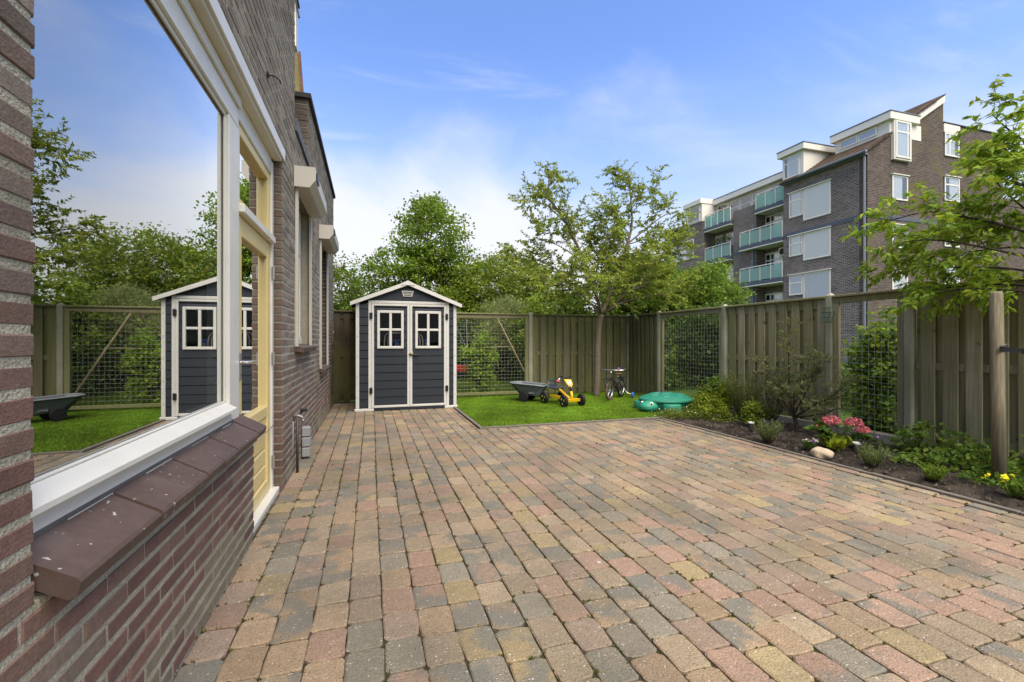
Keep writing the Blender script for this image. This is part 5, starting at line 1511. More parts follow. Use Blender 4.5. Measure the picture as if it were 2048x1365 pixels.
# glazed doors behind the balconies and on the set-back top floor
for zs in (2.6, 5.6, 8.4): apt_window(fR, 25.4, 27.0, zs, zs + 2.15, (26.5,), ((25.49, 26.9, zs + 1.6),), 'curtain', (.0, .6), .12)
for zs in (5.3, 8.05): apt_window(fR, 29.6, 30.9, zs, zs + 2.1, (30.3,), ((29.7, 30.8, zs + 1.6),), 'curtain', (.0, .7), .12); apt_window(fR, 31.3, 32.1, zs, zs + 2.1, (), ((31.4, 32.0, zs + 1.6),), 'curtain', (.0, .7), .12)
part('top_floor', 'apt_white', lambda m: m.box(RX + .3, 33.4, 24.3, 32.6, 10.6, 12.9))
part('top_fascia', 'apt_white', lambda m: m.bbox(RX - .15, 33.4, 24.25, 32.3, 12.905, 13.35, .02))
part('top_coping', 'zinc', lambda m: m.bbox(RX - .18, 33.4, 24.25, 32.28, 13.355, 13.40, .01))
fT = Facade('x', RX + .3)
for u0, u1 in ((24.5, 25.6), (25.65, 26.8), (27.3, 28.5), (28.55, 29.7), (29.75, 31.0), (31.05, 32.2)): apt_window(fT, u0, u1, 10.95, 12.85, (), ((u0 + .1, u1 - .1, 12.2),), None, (0, 1), .10)
part('bay', 'apt_white', lambda m: m.box(AX + .1, 30, 32.35, 34.4, 11.5, 13.0)); part('bay_fascia', 'apt_white', lambda m: m.bbox(AX - .1, 30, 32.3, 34.6, 13.005, 13.42, .02))
apt_window(Facade('x', AX + .1), 32.6, 34.2, 11.6, 12.95, (33.9,), (), None)
apt_window(Facade('x', AX + .15), 33.4, 36.6, 8.5, 10.2, (34.6,), ((33.5, 34.5, 9.5),), 'curtain', (.3, 1))
part('gutter', 'zinc', lambda m: m.tube([(AX - .15, 34.6, 11.45), (AX - .15, 37.7, 11.45)], .09, 8))
ac = part('air_conditioner', 'apt_white', lambda m: m.bbox(RX - .55, RX - .15, 24.55, 25.35, 7.25, 7.85, .03))
m = MB(); m.torus((RX - .56, 25.05, 7.55), (1, 0, 0), .20, .02, 18, 5); m.lathe([(.18, -.005), (.18, .003)], (RX - .555, 25.05, 7.55), 16, (1, 0, 0)); m.build('fan_grille', 'coping', ac)
part('wall_light', 'zinc', lambda m: m.bbox(RX - .1, RX - .01, 27.3 - .4, 27.1, 4.2, 4.5, .02))

# ================================================================== VEGETATION
def clump_crown(lobes, nclump, per, csize, shell=0.55):
    """clumped leaf centres through a set of ellipsoid lobes -> (C, tone)"""
    vol = np.array([l[3] * l[4] * l[5] for l in lobes]) ** 0.7; pr_ = vol / vol.sum()
    ks = nr.choice(len(lobes), nclump, p=pr_)
    lo = np.array(lobes)[ks]
    d = unit(nr.normal(size=(nclump, 3))); rad = (shell + (1.04 - shell) * nr.random((nclump, 1)) ** 0.7)
    cc = lo[:, :3] + d * rad * lo[:, 3:6]
    tone = (1 + 0.20 * nr.normal(size=nclump)).clip(.55, 1.5)
    k = nr.poisson(per, nclump).clip(4, None)
    idx = np.repeat(np.arange(nclump), k)
    off = nr.normal(size=(len(idx), 3)) * csize * (0.6 + 0.8 * nr.random((nclump, 1)))[idx] * np.array([1, 1, .62])
    return cc[idx] + off, tone[idx], cc

def bush_tree(name, label, cat, base, lobes, nclump, per, csize, L_, W_, colr, trunk_r=.12, group=None, flower=None, bark='bark_dark', up=.6, limbs=7, var=.18, mtl='leaf', aspect_T=None):
    root = empty(name, base, label, cat, group)
    lobes = [(base[0] + l[0], base[1] + l[1], base[2] + l[2], *l[3:]) for l in lobes]
    C, tone, cc = clump_crown(lobes, nclump, per, csize)
    keep = C[:, 2] > base[2] + .02
    C, tone = C[keep], tone[keep]
    T = None
    if aspect_T is not None: T = nr.normal(size=(len(C), 3)) * .5 + np.array(aspect_T)
    leaves('crown', C, L_, W_, leafcols(len(C), colr, var, .13, tone), mtl, root, T=T, up=up)
    m = MB(); b = Vector(base)
    zc_ = sum(l[2] for l in lobes) / len(lobes)
    tops = [Vector(cc[i]) for i in nr.choice(len(cc), min(len(cc), limbs * 3), replace=False)]
    fork = b + Vector((0, 0, (zc_ - base[2]) * .55))
    m.tube([b, b + Vector((rnd.uniform(-.05, .05), rnd.uniform(-.05, .05), (zc_ - base[2]) * .3)), fork], [trunk_r, trunk_r * .8, trunk_r * .65], 8)
    for t in tops:
        s_ = b.lerp(fork, rnd.uniform(.5, 1)); mid = s_.lerp(t, .5) + Vector((rnd.gauss(0, .15), rnd.gauss(0, .15), rnd.uniform(-.05, .2))) * (t - s_).length * .3
        r0 = trunk_r * rnd.uniform(.25, .5); m.tube([s_, mid, t], [r0, r0 * .6, r0 * .12], 5, cap=False)
    m.build('trunk', bark, root, smooth=True, fix=False)
    if flower:
        nf, fs, fc = flower
        i = nr.choice(len(C), nf); F = C[i] + nr.normal(size=(nf, 3)) * csize * .3 + np.array([0, 0, csize * .35])
        F = np.repeat(F, 5, axis=0) + nr.normal(size=(nf * 5, 3)) * fs * .5 * np.array([1, 1, .3])
        leaves('blossom', F, fs, fs * .9, leafcols(len(F), fc, .1, .02), 'petal', root, up=3)
    return root

GR1 = (0.105, 0.160, 0.026); GR2 = (0.125, 0.190, 0.028); GR3 = (0.145, 0.200, 0.032); GRD = (0.055, 0.095, 0.022); PALE = (0.185, 0.225, 0.100)
gz0 = -.09
# tall tree behind the shed
bush_tree('field_maple', 'tall maple rising highest behind the dark shed', 'tree', (2.0, 17.5, gz0),
          [(0.2, 0, 5.3, 1.25, 1.2, 1.35), (-.9, 0, 4.1, 1.0, 1.0, .9), (1.2, -.1, 4.0, 1.1, 1.0, .95), (.1, 0, 3.0, 1.7, 1.4, 1.3), (.3, .2, 6.3, .5, .5, .55), (-1.0, 0, 2.0, 1.2, 1.2, 1.2), (1.0, 0, 2.0, 1.2, 1.2, 1.2)], 680, 46, .20, .105, .08, GR2, .16, 'trees beyond the back fence')
bush_tree('hawthorn', 'dense rounded tree at the house corner, leftmost beyond the back fence', 'tree', (-1.5, 17.0, gz0),
          [(0.3, 0, 3.0, 1.5, 1.3, 1.15), (1.5, 0, 2.9, 1.0, 1.0, 1.2), (-1.2, 0, 2.2, 1.5, 1.3, 1.5), (1.0, -.3, 1.6, 1.6, 1.2, 1.2), (-2.5, 0, 2.6, 1.5, 1.5, 1.5)], 620, 46, .20, .095, .068, GR1, .15, 'trees beyond the back fence')
bush_tree('hazel', 'broad mid green tree between the maple and the cherry', 'tree', (4.7, 17.0, gz0),
          [(-.6, 0, 3.4, 1.3, 1.2, 1.1), (.7, 0, 3.6, 1.3, 1.2, 1.2), (1.9, .3, 3.3, 1.0, 1.0, 1.1), (-1.5, 0, 2.3, 1.3, 1.2, 1.2), (.6, 0, 1.9, 1.9, 1.4, 1.4)], 720, 48, .20, .095, .062, GR3, .14, 'trees beyond the back fence')
bush_tree('willow', 'pale grey green feathery willow bush above the wire fence', 'bush', (3.75, 12.6, gz0),
          [(0, 0, 1.9, .62, .55, .75), (.45, .1, 1.5, .5, .5, .9), (-.4, 0, 1.5, .45, .5, .8)], 300, 60, .12, .085, .014, PALE, .06, None, None, 'bark_dark', .5, 6, .16, 'leaf', (0, 0, .35))
bush_tree('dogwood', 'yellow green dogwood with white blossom left of the cherry trunk', 'bush', (4.9, 11.8, gz0),
          [(0, 0, 2.0, .85, .7, .65), (-.55, 0, 1.55, .6, .6, .7), (.7, .1, 1.7, .7, .6, .8), (0.1, .1, 1.0, 1.1, .7, .9)], 420, 40, .12, .08, .052, (0.140, 0.200, 0.028), .07, None, (90, .035, (.55, .53, .42)))
bush_tree('lilac', 'large dark green bush with cream blossom filling the fence corner', 'bush', (7.3, 11.0, gz0),
          [(0, 0, 2.5, 1.4, 1.0, 1.1), (-1.4, .3, 2.0, 1.1, .9, 1.0), (1.7, .1, 2.5, 1.2, .9, 1.05), (.2, .4, 3.1, 1.1, .8, .75), (2.6, .2, 2.2, .9, .8, .9), (2.0, -.6, 1.6, .8, .8, .8), (0, 0, 1.0, 1.6, 1.1, 1.1), (-.2, -.2, 2.5, .6, .6, .5)], 1250, 46, .13, .085, .055, (0.105, 0.165, 0.026), .09, None, (200, .04, (.5, .48, .36)))
bush_tree('elder', 'bright green elder bush standing in front of the lower balconies', 'bush', (10.6, 11.4, gz0),
          [(-.6, 0, 1.9, .9, .9, .9), (.3, 0, 1.5, .8, .8, 1.0), (-.8, .2, 2.8, .55, .5, .8), (-.3, .2, 3.1, .3, .3, .7), (.9, 0, 1.0, .7, .7, .8)], 420, 40, .12, .085, .06, (0.130, 0.205, 0.028), .08, None, (90, .04, (.55, .53, .42)))
# shrubs seen through the wire panels
bush_tree('ivy_hedge', 'dark ivy hedge pressed against the wire panel by the sandpit', 'hedge', (6.65, 7.4, gz0),
          [(0, 0, 1.0, .5, 1.1, .95), (0, -.5, .7, .45, .6, .8), (0, .6, 1.3, .5, .6, .7), (.1, 0, 1.7, .5, .9, .35)], 420, 36, .10, .06, .045, GRD, .05, None, (20, .035, (.5, .5, .4)))
bush_tree('dogwood', 'dogwood shrub with creamy flower heads behind the narrow wire panel', 'shrub', (6.35, 4.05, gz0),
          [(0, .05, .70, .26, .42, .55), (.05, .32, 1.1, .2, .2, .38), (0, -.28, 1.2, .2, .2, .38), (.05, .10, 1.5, .12, .14, .30), (0, 0, .3, .35, .5, .3)], 300, 24, .08, .07, .045, (0.150, 0.230, 0.034), .03, None, (60, .03, (.55, .55, .40)))
bush_tree('young_shrub', 'bright green young shrub just behind the wire fence beside the shed', 'shrub', (2.45, 10.25, gz0),
          [(0, 0, .75, .26, .22, .40), (.12, 0, .95, .22, .2, .22), (-.25, 0, 1.0, .2, .18, .15), (.0, 0, 1.35, .14, .14, .26), (0.05, 0, .35, .2, .2, .3)], 190, 28, .07, .065, .045, (0.180, 0.270, 0.030), .02)
bush_tree('bramble_thicket', 'dark thicket of brambles far behind the wire fence', 'hedge', (2.9, 14.2, gz0),
          [(-2.2, 0, .9, 1.2, .6, 1.1), (-.6, 0, 1.0, 1.2, .6, 1.2), (.9, 0, 1.0, 1.1, .6, 1.2), (2.3, 0, 1.0, 1.0, .6, 1.1), (3.8, 0, 1.0, 1.0, .6, 1.1)], 700, 34, .14, .09, .06, (0.040, 0.066, 0.020), .06)
bush_tree('privet_hedge', 'green hedge behind the right fence below the apartment windows', 'hedge', (9.2, 6.6, gz0),
          [(0, -2.2, .35, .8, 1.0, .45), (0, -.6, .35, .8, 1.0, .45), (0, 1.0, .4, .8, 1.0, .5), (.1, 2.4, .5, .8, 1.0, .6)], 300, 34, .14, .085, .05, (0.08, 0.13, 0.024), .06)
# wild grass beyond the back fence
n = 26000
gx = nr.uniform(.6, 7.0, n); gy = BY + .25 + 3.6 * nr.random(n) ** 1.2
h = .10 + .16 * nr.random(n) ** 2
C = np.stack([gx, gy, gz0 + h * .45], 1)
T = nr.normal(size=(n, 3)) * .30 + np.array([0, 0, 1.0])
o = leaves('wild_grass', C, .22, .010, leafcols(n, (0.11, 0.175, 0.03), .25, .15), 'leaf', None, T=T, up=0, fold=.05)
tag(o, 'rough meadow grass beyond the wire fence', 'grass', kind='stuff')

# ---- cherry tree in the lawn corner -----------------------------------------
def branchy(name, label, cat, base, trunk, limbs, twig, leafp, bark, group=None, seed=3):
    """trunk/limbs: list of (points, r0, r1).  twig: (per metre, length, sub count). leafp: (L, W, colour, spacing, droop)"""
    rg = random.Random(seed)
    root = empty(name, base, label, cat, group)
    m = MB(); C = []; T = []
    def smooth_path(pts, k=4):
        pts = [Vector(p) for p in pts]; out_ = []
        for i in range(len(pts) - 1):
            p0 = pts[max(i - 1, 0)]; p1 = pts[i]; p2 = pts[i + 1]; p3 = pts[min(i + 2, len(pts) - 1)]
            for q in range(k):
                t = q / k
                out_.append(0.5 * ((2 * p1) + (-p0 + p2) * t + (2 * p0 - 5 * p1 + 4 * p2 - p3) * t * t + (-p0 + 3 * p1 - 3 * p2 + p3) * t ** 3))
        out_.append(pts[-1]); return out_
    for pts, r0, r1 in trunk:
        sp_ = smooth_path(pts); m.tube(sp_, [r0 + (r1 - r0) * i / (len(sp_) - 1) for i in range(len(sp_))], 10)
    def leafline(pts, spacing, start):
        for i in range(len(pts) - 1):
            a, b = pts[i], pts[i + 1]; ln = (b - a).length; q = 0
            nn = max(1, int(ln / spacing)); d = (b - a).normalized() if ln > 0 else Vector((0, 0, 1))
            if i < start: continue
            for k in range(nn):
                p = a.lerp(b, (k + rg.random()) / nn)
                side = d.cross(Vector((rg.gauss(0, 1), rg.gauss(0, 1), rg.gauss(0, 1)))).normalized()
                side.z *= .5
                v = (d * .7 + side).normalized(); C.append(p + v * leafp[0] * .5); T.append(v)
    def twigs(path, r0, per, length, depth, t0):
        tot = sum((path[i + 1] - path[i]).length for i in range(len(path) - 1))
        cnt = max(2, int(tot * per))
        for k in range(cnt):
            t = t0 + (1 - t0) * (k + rg.random()) / cnt
            f = t * (len(path) - 1); i = min(int(f), len(path) - 2); p = path[i].lerp(path[i + 1], f - i)
            d = (path[i + 1] - path[i]).normalized()
            side = d.cross(Vector((rg.gauss(0, 1), rg.gauss(0, 1), rg.gauss(0, 1)))).normalized(); side.z = side.z * .5 + .12
            v = (d * rg.uniform(.25, .8) + side).normalized()
            ln = length * rg.uniform(.5, 1.2) * (1.15 - .5 * t); tp_ = [p]
            for q in range(3):
                v = (v + Vector((rg.gauss(0, .18), rg.gauss(0, .18), rg.gauss(0, .12) - leafp[4] * .12))).normalized(); tp_.append(tp_[-1] + v * ln / 3)
            rr = max(.0022, r0 * (1 - .6 * t) * .4)
            m.tube(tp_, [rr, rr * .75, rr * .5, rr * .25], 4, cap=False)
            leafline(tp_, leafp[3], 0 if depth == 0 else 1)
            if depth: twigs(tp_, rr * 1.4, twig[2] / max(.15, ln), length * .5, depth - 1, .25)
    for pts, r0, r1 in limbs:
        sp_ = smooth_path(pts); m.tube(sp_, [r0 + (r1 - r0) * i / (len(sp_) - 1) for i in range(len(sp_))], 7)
        twigs(sp_, r0, twig[0], twig[1], 1, .22)
        leafline(sp_[-4:], leafp[3], 0)
    m.build('trunk', bark, root, smooth=True, fix=False)
    C = np.array([tuple(c) for c in C]); T = np.array([tuple(c) for c in T])
    tone = 1 + .16 * np.sin(C[:, 0] * 3.1 + C[:, 2] * 4.3) * np.sin(C[:, 1] * 3.7 + 1)
    leaves('crown', C, leafp[0], leafp[1], leafcols(len(C), leafp[2], .18, .14, tone), 'leaf', root, T=T, up=.9, droop=leafp[4])
    return root
CX, CY = 4.72, 8.95
fk = (CX + .10, CY - .05, 1.80)
branchy('cherry_tree', 'slender cherry tree on the lawn in front of the slat fence', 'tree', (CX, CY, 0.0),
    [([(CX, CY, -.02), (CX + .02, CY, .5), (CX + .03, CY, 1.1), (CX + .05, CY - .02, 1.55), fk], .075, .06)],
    [([fk, (CX - .12, CY - .1, 2.4), (CX - .50, CY - .1, 3.25), (CX - .82, CY - .05, 3.85), (CX - 1.15, CY, 4.35), (CX - .95, CY, 4.8)], .045, .008),
     ([(CX - .75, CY, 3.75), (CX - 1.2, CY, 4.1), (CX - 1.6, CY + .05, 4.15)], .014, .004),
     ([fk, (CX + .30, CY - .1, 2.3), (CX + .62, CY - .1, 3.1), (CX + .85, CY - .05, 3.8), (CX + .85, CY, 4.5), (CX + .80, CY, 4.95)], .05, .007),
     ([(CX + .72, CY, 3.35), (CX + 1.2, CY - .1, 3.75), (CX + 1.6, CY - .2, 4.05), (CX + 1.95, CY - .2, 4.15)], .02, .005),
     ([fk, (CX + .02, CY + .1, 2.5), (CX + .18, CY + .1, 3.2), (CX + .35, CY + .1, 3.7), (CX + .2, CY + .2, 4.0)], .028, .006),
     ([fk, (CX - .25, CY + .1, 2.2), (CX - .8, CY + .1, 2.7), (CX - 1.3, CY + .15, 2.95), (CX - 1.85, CY + .2, 3.05)], .03, .005),
     ([fk, (CX + .5, CY - .2, 2.05), (CX + 1.05, CY - .35, 2.2), (CX + 1.55, CY - .4, 2.3), (CX + 1.9, CY - .4, 2.6)], .03, .005),
     ([(CX - .2, CY - .1, 2.55), (CX - .75, CY - .2, 2.6), (CX - 1.2, CY - .3, 2.4)], .02, .005),
     ([(CX + .35, CY - .1, 2.45), (CX + .9, CY - .3, 2.8), (CX + 1.5, CY - .4, 3.2), (CX + 1.8, CY - .4, 3.4)], .022, .005),
     ([fk, (CX - .15, CY - .35, 2.1), (CX - .45, CY - .6, 2.35), (CX - .7, CY - .8, 2.5)], .02, .004),
     ([(CX + .82, CY, 4.3), (CX + 1.15, CY - .05, 4.55), (CX + 1.5, CY - .1, 4.75)], .010, .003),
     ([fk, (CX + .35, CY - .5, 2.15), (CX + .7, CY - .7, 2.5), (CX + .9, CY - .9, 2.9)], .02, .004),
     ([(CX + .3, CY, 2.3), (CX + .35, CY + .3, 2.9), (CX + .1, CY + .5, 3.4)], .02, .004),
     ([(CX - .35, CY - .1, 2.9), (CX - .9, CY, 3.25), (CX - 1.45, CY + .05, 3.4)], .016, .004),
     ([(CX + .5, CY - .1, 2.75), (CX + 1.1, CY - .1, 3.1), (CX + 1.7, CY - .1, 3.25), (CX + 2.05, CY - .1, 3.5)], .018, .004),
     ([(CX + .1, CY, 2.6), (CX + .0, CY - .3, 3.0), (CX + .05, CY - .5, 3.5)], .014, .004),
     ([(CX - .2, CY, 2.4), (CX - .7, CY - .2, 2.35), (CX - 1.35, CY - .2, 2.55), (CX - 1.7, CY - .2, 2.5)], .016, .004),
     ([(CX + .2, CY - .1, 2.2), (CX + .7, CY - .5, 2.35), (CX + 1.3, CY - .6, 2.7)], .016, .004),
     ([(CX + .7, CY - .1, 3.4), (CX + .4, CY - .3, 3.8), (CX + .3, CY - .3, 4.1)], .012, .003)],
    (8.3, .74, 5.6), (.070, .031, (0.180, 0.230, 0.042), .0148, .2), 'bark')
# ---- young tree at the right edge, tied to a stake --------------------------
TX, TY = 5.42, 2.02
f1 = (TX, TY, 1.75)
branchy('ornamental_cherry', 'leafy young tree leaning in from the right edge beside the stake', 'tree', (TX, TY, 0.0),
    [([(TX, TY, -.02), (TX + .02, TY + .01, .8), f1, (TX - .02, TY + .05, 2.3)], .045, .03)],
    [([f1, (TX - .02, TY + .40, 2.15), (TX - .08, TY + .75, 2.36), (TX - .12, TY + 1.05, 2.50), (TX - .15, TY + 1.35, 2.50), (TX - .2, TY + 1.55, 2.46)], .013, .003),
     ([(TX, TY, 1.6), (TX - .0, TY + .45, 1.84), (TX - .05, TY + .85, 1.92), (TX - .08, TY + 1.2, 1.98), (TX - .1, TY + 1.5, 1.96)], .013, .003),
     ([(TX, TY, 1.9), (TX + .10, TY + .4, 2.3), (TX + .12, TY + .65, 2.65), (TX + .1, TY + .75, 2.95)], .011, .003),
     ([(TX, TY, 2.2), (TX - .05, TY + .35, 2.65), (TX + .02, TY + .6, 3.0)], .011, .003),
     ([(TX, TY, 1.5), (TX - .10, TY + .45, 1.66), (TX - .18, TY + .85, 1.70), (TX - .22, TY + 1.1, 1.62)], .011, .003),
     ([(TX, TY, 2.0), (TX + .2, TY + .5, 2.35), (TX + .25, TY + .95, 2.35), (TX + .25, TY + 1.35, 2.30)], .011, .003),
     ([(TX, TY, 2.25), (TX - .15, TY + .3, 2.5), (TX - .2, TY + .6, 2.7)], .010, .003),
     ([(TX, TY, 1.7), (TX + .25, TY + .5, 2.05), (TX + .35, TY + .95, 2.12), (TX + .3, TY + 1.3, 2.12)], .011, .003),
     ([(TX - .05, TY + .3, 1.9), (TX - .25, TY + .7, 2.1), (TX - .3, TY + 1.0, 2.2), (TX - .3, TY + 1.3, 2.22)], .012, .003),
     ([(TX, TY, 2.25), (TX + .12, TY + .35, 2.8), (TX + .15, TY + .6, 3.15), (TX + .15, TY + .72, 3.35)], .014, .003),
     ([(TX, TY, 2.2), (TX + .25, TY + .5, 2.6), (TX + .3, TY + .85, 2.8)], .014, .003),
     ([(TX, TY, 1.55), (TX + .1, TY + .5, 1.72), (TX + .15, TY + .95, 1.76), (TX + .1, TY + 1.3, 1.74)], .014, .003)],
    (8.2, .37, 4.2), (.074, .028, (0.190, 0.270, 0.032), .013, .5), 'bark_dark', None, 5)
# stake and rubber tie
sk = empty('tree_stake', (5.10, 2.46, 0), 'weathered round wooden tree stake with a black rubber tie', 'stake')
m = MB(); m.tube([(5.10, 2.46, -.03), (5.115, 2.475, .8), (5.14, 2.50, 1.62), (5.14, 2.50, 1.645)], [.046, .046, .044, .036], 14); m.build('pole', 'stake_wood', sk, smooth=True)
m = MB(); pts = [(5.07, 2.44, 1.155), (5.13, 2.44, 1.15), (5.30, 2.25, 1.12), (5.47, 2.06, 1.09), (5.45, 1.96, 1.09), (5.38, 1.98, 1.09), (5.20, 2.36, 1.13)]
for a, b in zip(pts, pts[1:]): m.bar(a, b, .008, .04)
m.build('rubber_tie', 'rubber', sk)
m = MB(); m.tube([(5.075, 2.43, 1.18), (5.13, 2.43, 1.19)], .008, 6); m.build('nail', 'chrome', sk)

# ================================================================== BED PLANTS
def tuft(name, label, cat, x, y, r_, h, n, L_, W_, colr, group=None, flowers=None, spread=.6, z0=.01):
    """clump of upright narrow shoots carrying small leaves"""
    root = empty(name, (x, y, z0), label, cat, group)
    C = []; T = []; m = MB()
    for i in range(n):
        a = rnd.uniform(0, 6.283); q = math.sqrt(rnd.random()); lean = q * spread
        d = Vector((math.cos(a) * lean, math.sin(a) * lean, 1)).normalized(); hh = h * rnd.uniform(.6, 1.08)
        b = Vector((x + math.cos(a) * r_ * .25 * q, y + math.sin(a) * r_ * .25 * q, z0)); t = b + d * hh
        m.tube([b, b.lerp(t, .5) + Vector((0, 0, .01)), t], [.0025, .002, .0012], 4, cap=False)
        k = int(hh / (L_ * .38))
        for j in range(k):
            u = .25 + .78 * (j + rnd.random()) / k; p = b.lerp(t, u); v = Vector((rnd.gauss(0, .6), rnd.gauss(0, .6), .55)).normalized()
            v = (v + d * .5).normalized(); C.append(p + v * L_ * .45); T.append(v)
    m.build('stems', 'bark_dark', root, fix=False)
    C = np.array([tuple(c) for c in C]); T = np.array([tuple(c) for c in T])
    leaves('foliage', C, L_, W_, leafcols(len(C), colr, .2, .12), 'leaf', root, T=T, up=.4)
    if flowers:
        fc, fn, fs, dz = flowers
        P = np.array([(x + rnd.gauss(0, r_ * .5), y + rnd.gauss(0, r_ * .5), z0 + h * rnd.uniform(.8, 1.05) + dz) for _ in range(fn)])
        P = np.repeat(P, 5, axis=0) + nr.normal(size=(fn * 5, 3)) * fs * .45
        leaves('flowers', P, fs, fs * .8, leafcols(len(P), fc, .15, .05), 'petal', root, up=1.5)
    return root
LAV = (0.150, 0.205, 0.090)
tuft('lavender', 'lavender clump beside the solar lamp at the far end of the bed', 'lavender', 4.52, 4.26, .17, .25, 110, .032, .005, LAV, 'lavender clumps', ((.12, .08, .18), 12, .012, .04))
tuft('lavender', 'lavender clump right of the hydrangea at the patio edge', 'lavender', 4.56, 3.12, .15, .21, 95, .032, .005, LAV, 'lavender clumps', ((.20, .12, .36), 2, .016, .03))
tuft('candytuft', 'low yellow green tuft near the right end of the bed', 'plant', 4.60, 2.65, .12, .14, 80, .026, .008, (0.13, 0.20, 0.025))
pan = tuft('pansy', 'small pansy plant with white and purple flowers beside the stone', 'pansy', 4.62, 3.82, .10, .10, 30, .035, .018, (0.06, 0.105, 0.025), None, ((.62, .58, .68), 3, .035, .015))
F = np.array([(4.66, 3.80, .125)]); F = np.repeat(F, 6, axis=0) + nr.normal(size=(6, 3)) * .012
leaves('flowers', F, .032, .026, leafcols(6, (.16, .03, .26), .1, .05), 'petal', pan, up=1.5)
tuft('daylily', 'yellow flowering plant at the right edge of the bed', 'plant', 4.68, 2.15, .13, .17, 46, .05, .016, (0.10, 0.17, 0.03), None, ((.62, .50, .02), 3, .035, .0), .7)
tuft('daylily', 'yellow flowering plant cut by the right picture edge, nearest the patio', 'plant', 4.62, 1.97, .10, .13, 30, .05, .016, (0.10, 0.17, 0.03), None, ((.62, .50, .02), 2, .035, .0), .7)
tuft('campanula', 'thin purple flowered stems behind the right solar lamp', 'plant', 5.12, 3.45, .10, .22, 14, .03, .008, (0.07, 0.11, 0.03), None, ((.24, .14, .42), 4, .018, .0))
tuft('rosemary', 'feathery rosemary bush left of the olive shrub', 'shrub', 5.42, 5.55, .30, .72, 150, .036, .005, (0.135, 0.170, 0.055), None, None, .38)
tuft('heather', 'dark twiggy heather under the olive shrub', 'shrub', 5.30, 5.02, .20, .40, 80, .026, .006, (0.055, 0.072, 0.028), None, None, .6)
def mound(name, label, cat, x, y, lobes, nclump, per, csize, L_, W_, colr, flower=None, group=None):
    return bush_tree(name, label, cat, (x, y, .0), lobes, nclump, per, csize, L_, W_, colr, .012, group, flower, 'bark_dark', .8, 4)
mound('spirea', 'yellow green spirea mound beside the sandpit', 'shrub', 5.22, 6.02, [(0, 0, .20, .28, .25, .20), (-.1, -.25, .14, .2, .2, .14), (.2, .25, .30, .22, .22, .2), (.25, 0, .40, .15, .15, .15)], 150, 26, .05, .04, .022, (0.150, 0.190, 0.020))
mound('groundcover', 'low green groundcover spilling over the lawn corner', 'plant', 4.72, 6.05, [(0, 0, .05, .30, .22, .09), (.3, -.15, .06, .25, .22, .10), (-.15, .12, .04, .2, .2, .07), (.35, -.45, .05, .22, .2, .08)], 150, 26, .045, .028, .015, (0.115, 0.155, 0.034), (40, .014, (.6, .6, .55)))
mound('euonymus', 'small yellow green shrub left of the far solar lamp', 'shrub', 5.20, 5.12, [(0, 0, .16, .14, .14, .15), (0.02, .05, .28, .09, .09, .08)], 60, 22, .04, .038, .02, (0.145, 0.20, 0.022))
mound('peony_leaves', 'dark green leafy plant in front of the second concrete post', 'plant', 5.45, 6.15, [(0, 0, .32, .18, .2, .28)], 60, 22, .06, .06, .03, (0.075, 0.125, 0.022))
# hydrangea
hy = empty('hydrangea', (5.02, 3.78, .0), 'pink flowering hydrangea in the middle of the bed', 'hydrangea')
m = MB(); C = []; T = []
for i in range(26):
    a = rnd.uniform(0, 6.283); q = rnd.uniform(.1, .24); t = Vector((5.02 + math.cos(a) * q, 3.78 + math.sin(a) * q, rnd.uniform(.12, .28))); b = Vector((5.02, 3.78, 0))
    m.tube([b, b.lerp(t, .5) + Vector((0, 0, .04)), t], [.005, .004, .003], 5, cap=False)
    for k in range(4): 
        v = Vector((math.cos(a + rnd.gauss(0, .8)), math.sin(a + rnd.gauss(0, .8)), rnd.uniform(-.2, .3))); C.append(tuple(t + v * .05)); T.append(tuple(v))
m.build('stems', 'bark_dark', hy, fix=False)
leaves('foliage', np.array(C), .11, .075, leafcols(len(C), (0.062, 0.115, 0.024), .2), 'leaf', hy, T=np.array(T), up=2.0)
for (dx, dy, z, r_) in ((-.06, .05, .315, .085), (.02, .12, .28, .06), (.08, -.10, .31, .085), (.12, -.17, .24, .065), (-.12, .16, .22, .055)):
    k = 210; d = unit(nr.normal(size=(k, 3))); d[:, 2] = np.abs(d[:, 2]) * .9 - .25; d = unit(d)
    P = np.array([5.02 + dx, 3.78 + dy, z]) + d * r_ * np.array([1, 1, .72])
    leaves('flower_head', P, .024, .022, leafcols(k, (.46, .15, .22), .2, .10), 'petal', hy, T=np.cross(d, nr.normal(size=(k, 3))), up=.2, jit=.1)
tuft('hosta', 'bright lime leafed plant in front of the pink hydrangea', 'plant', 4.80, 3.66, .13, .17, 26, .075, .045, (0.19, 0.24, 0.02), None, None, .8)
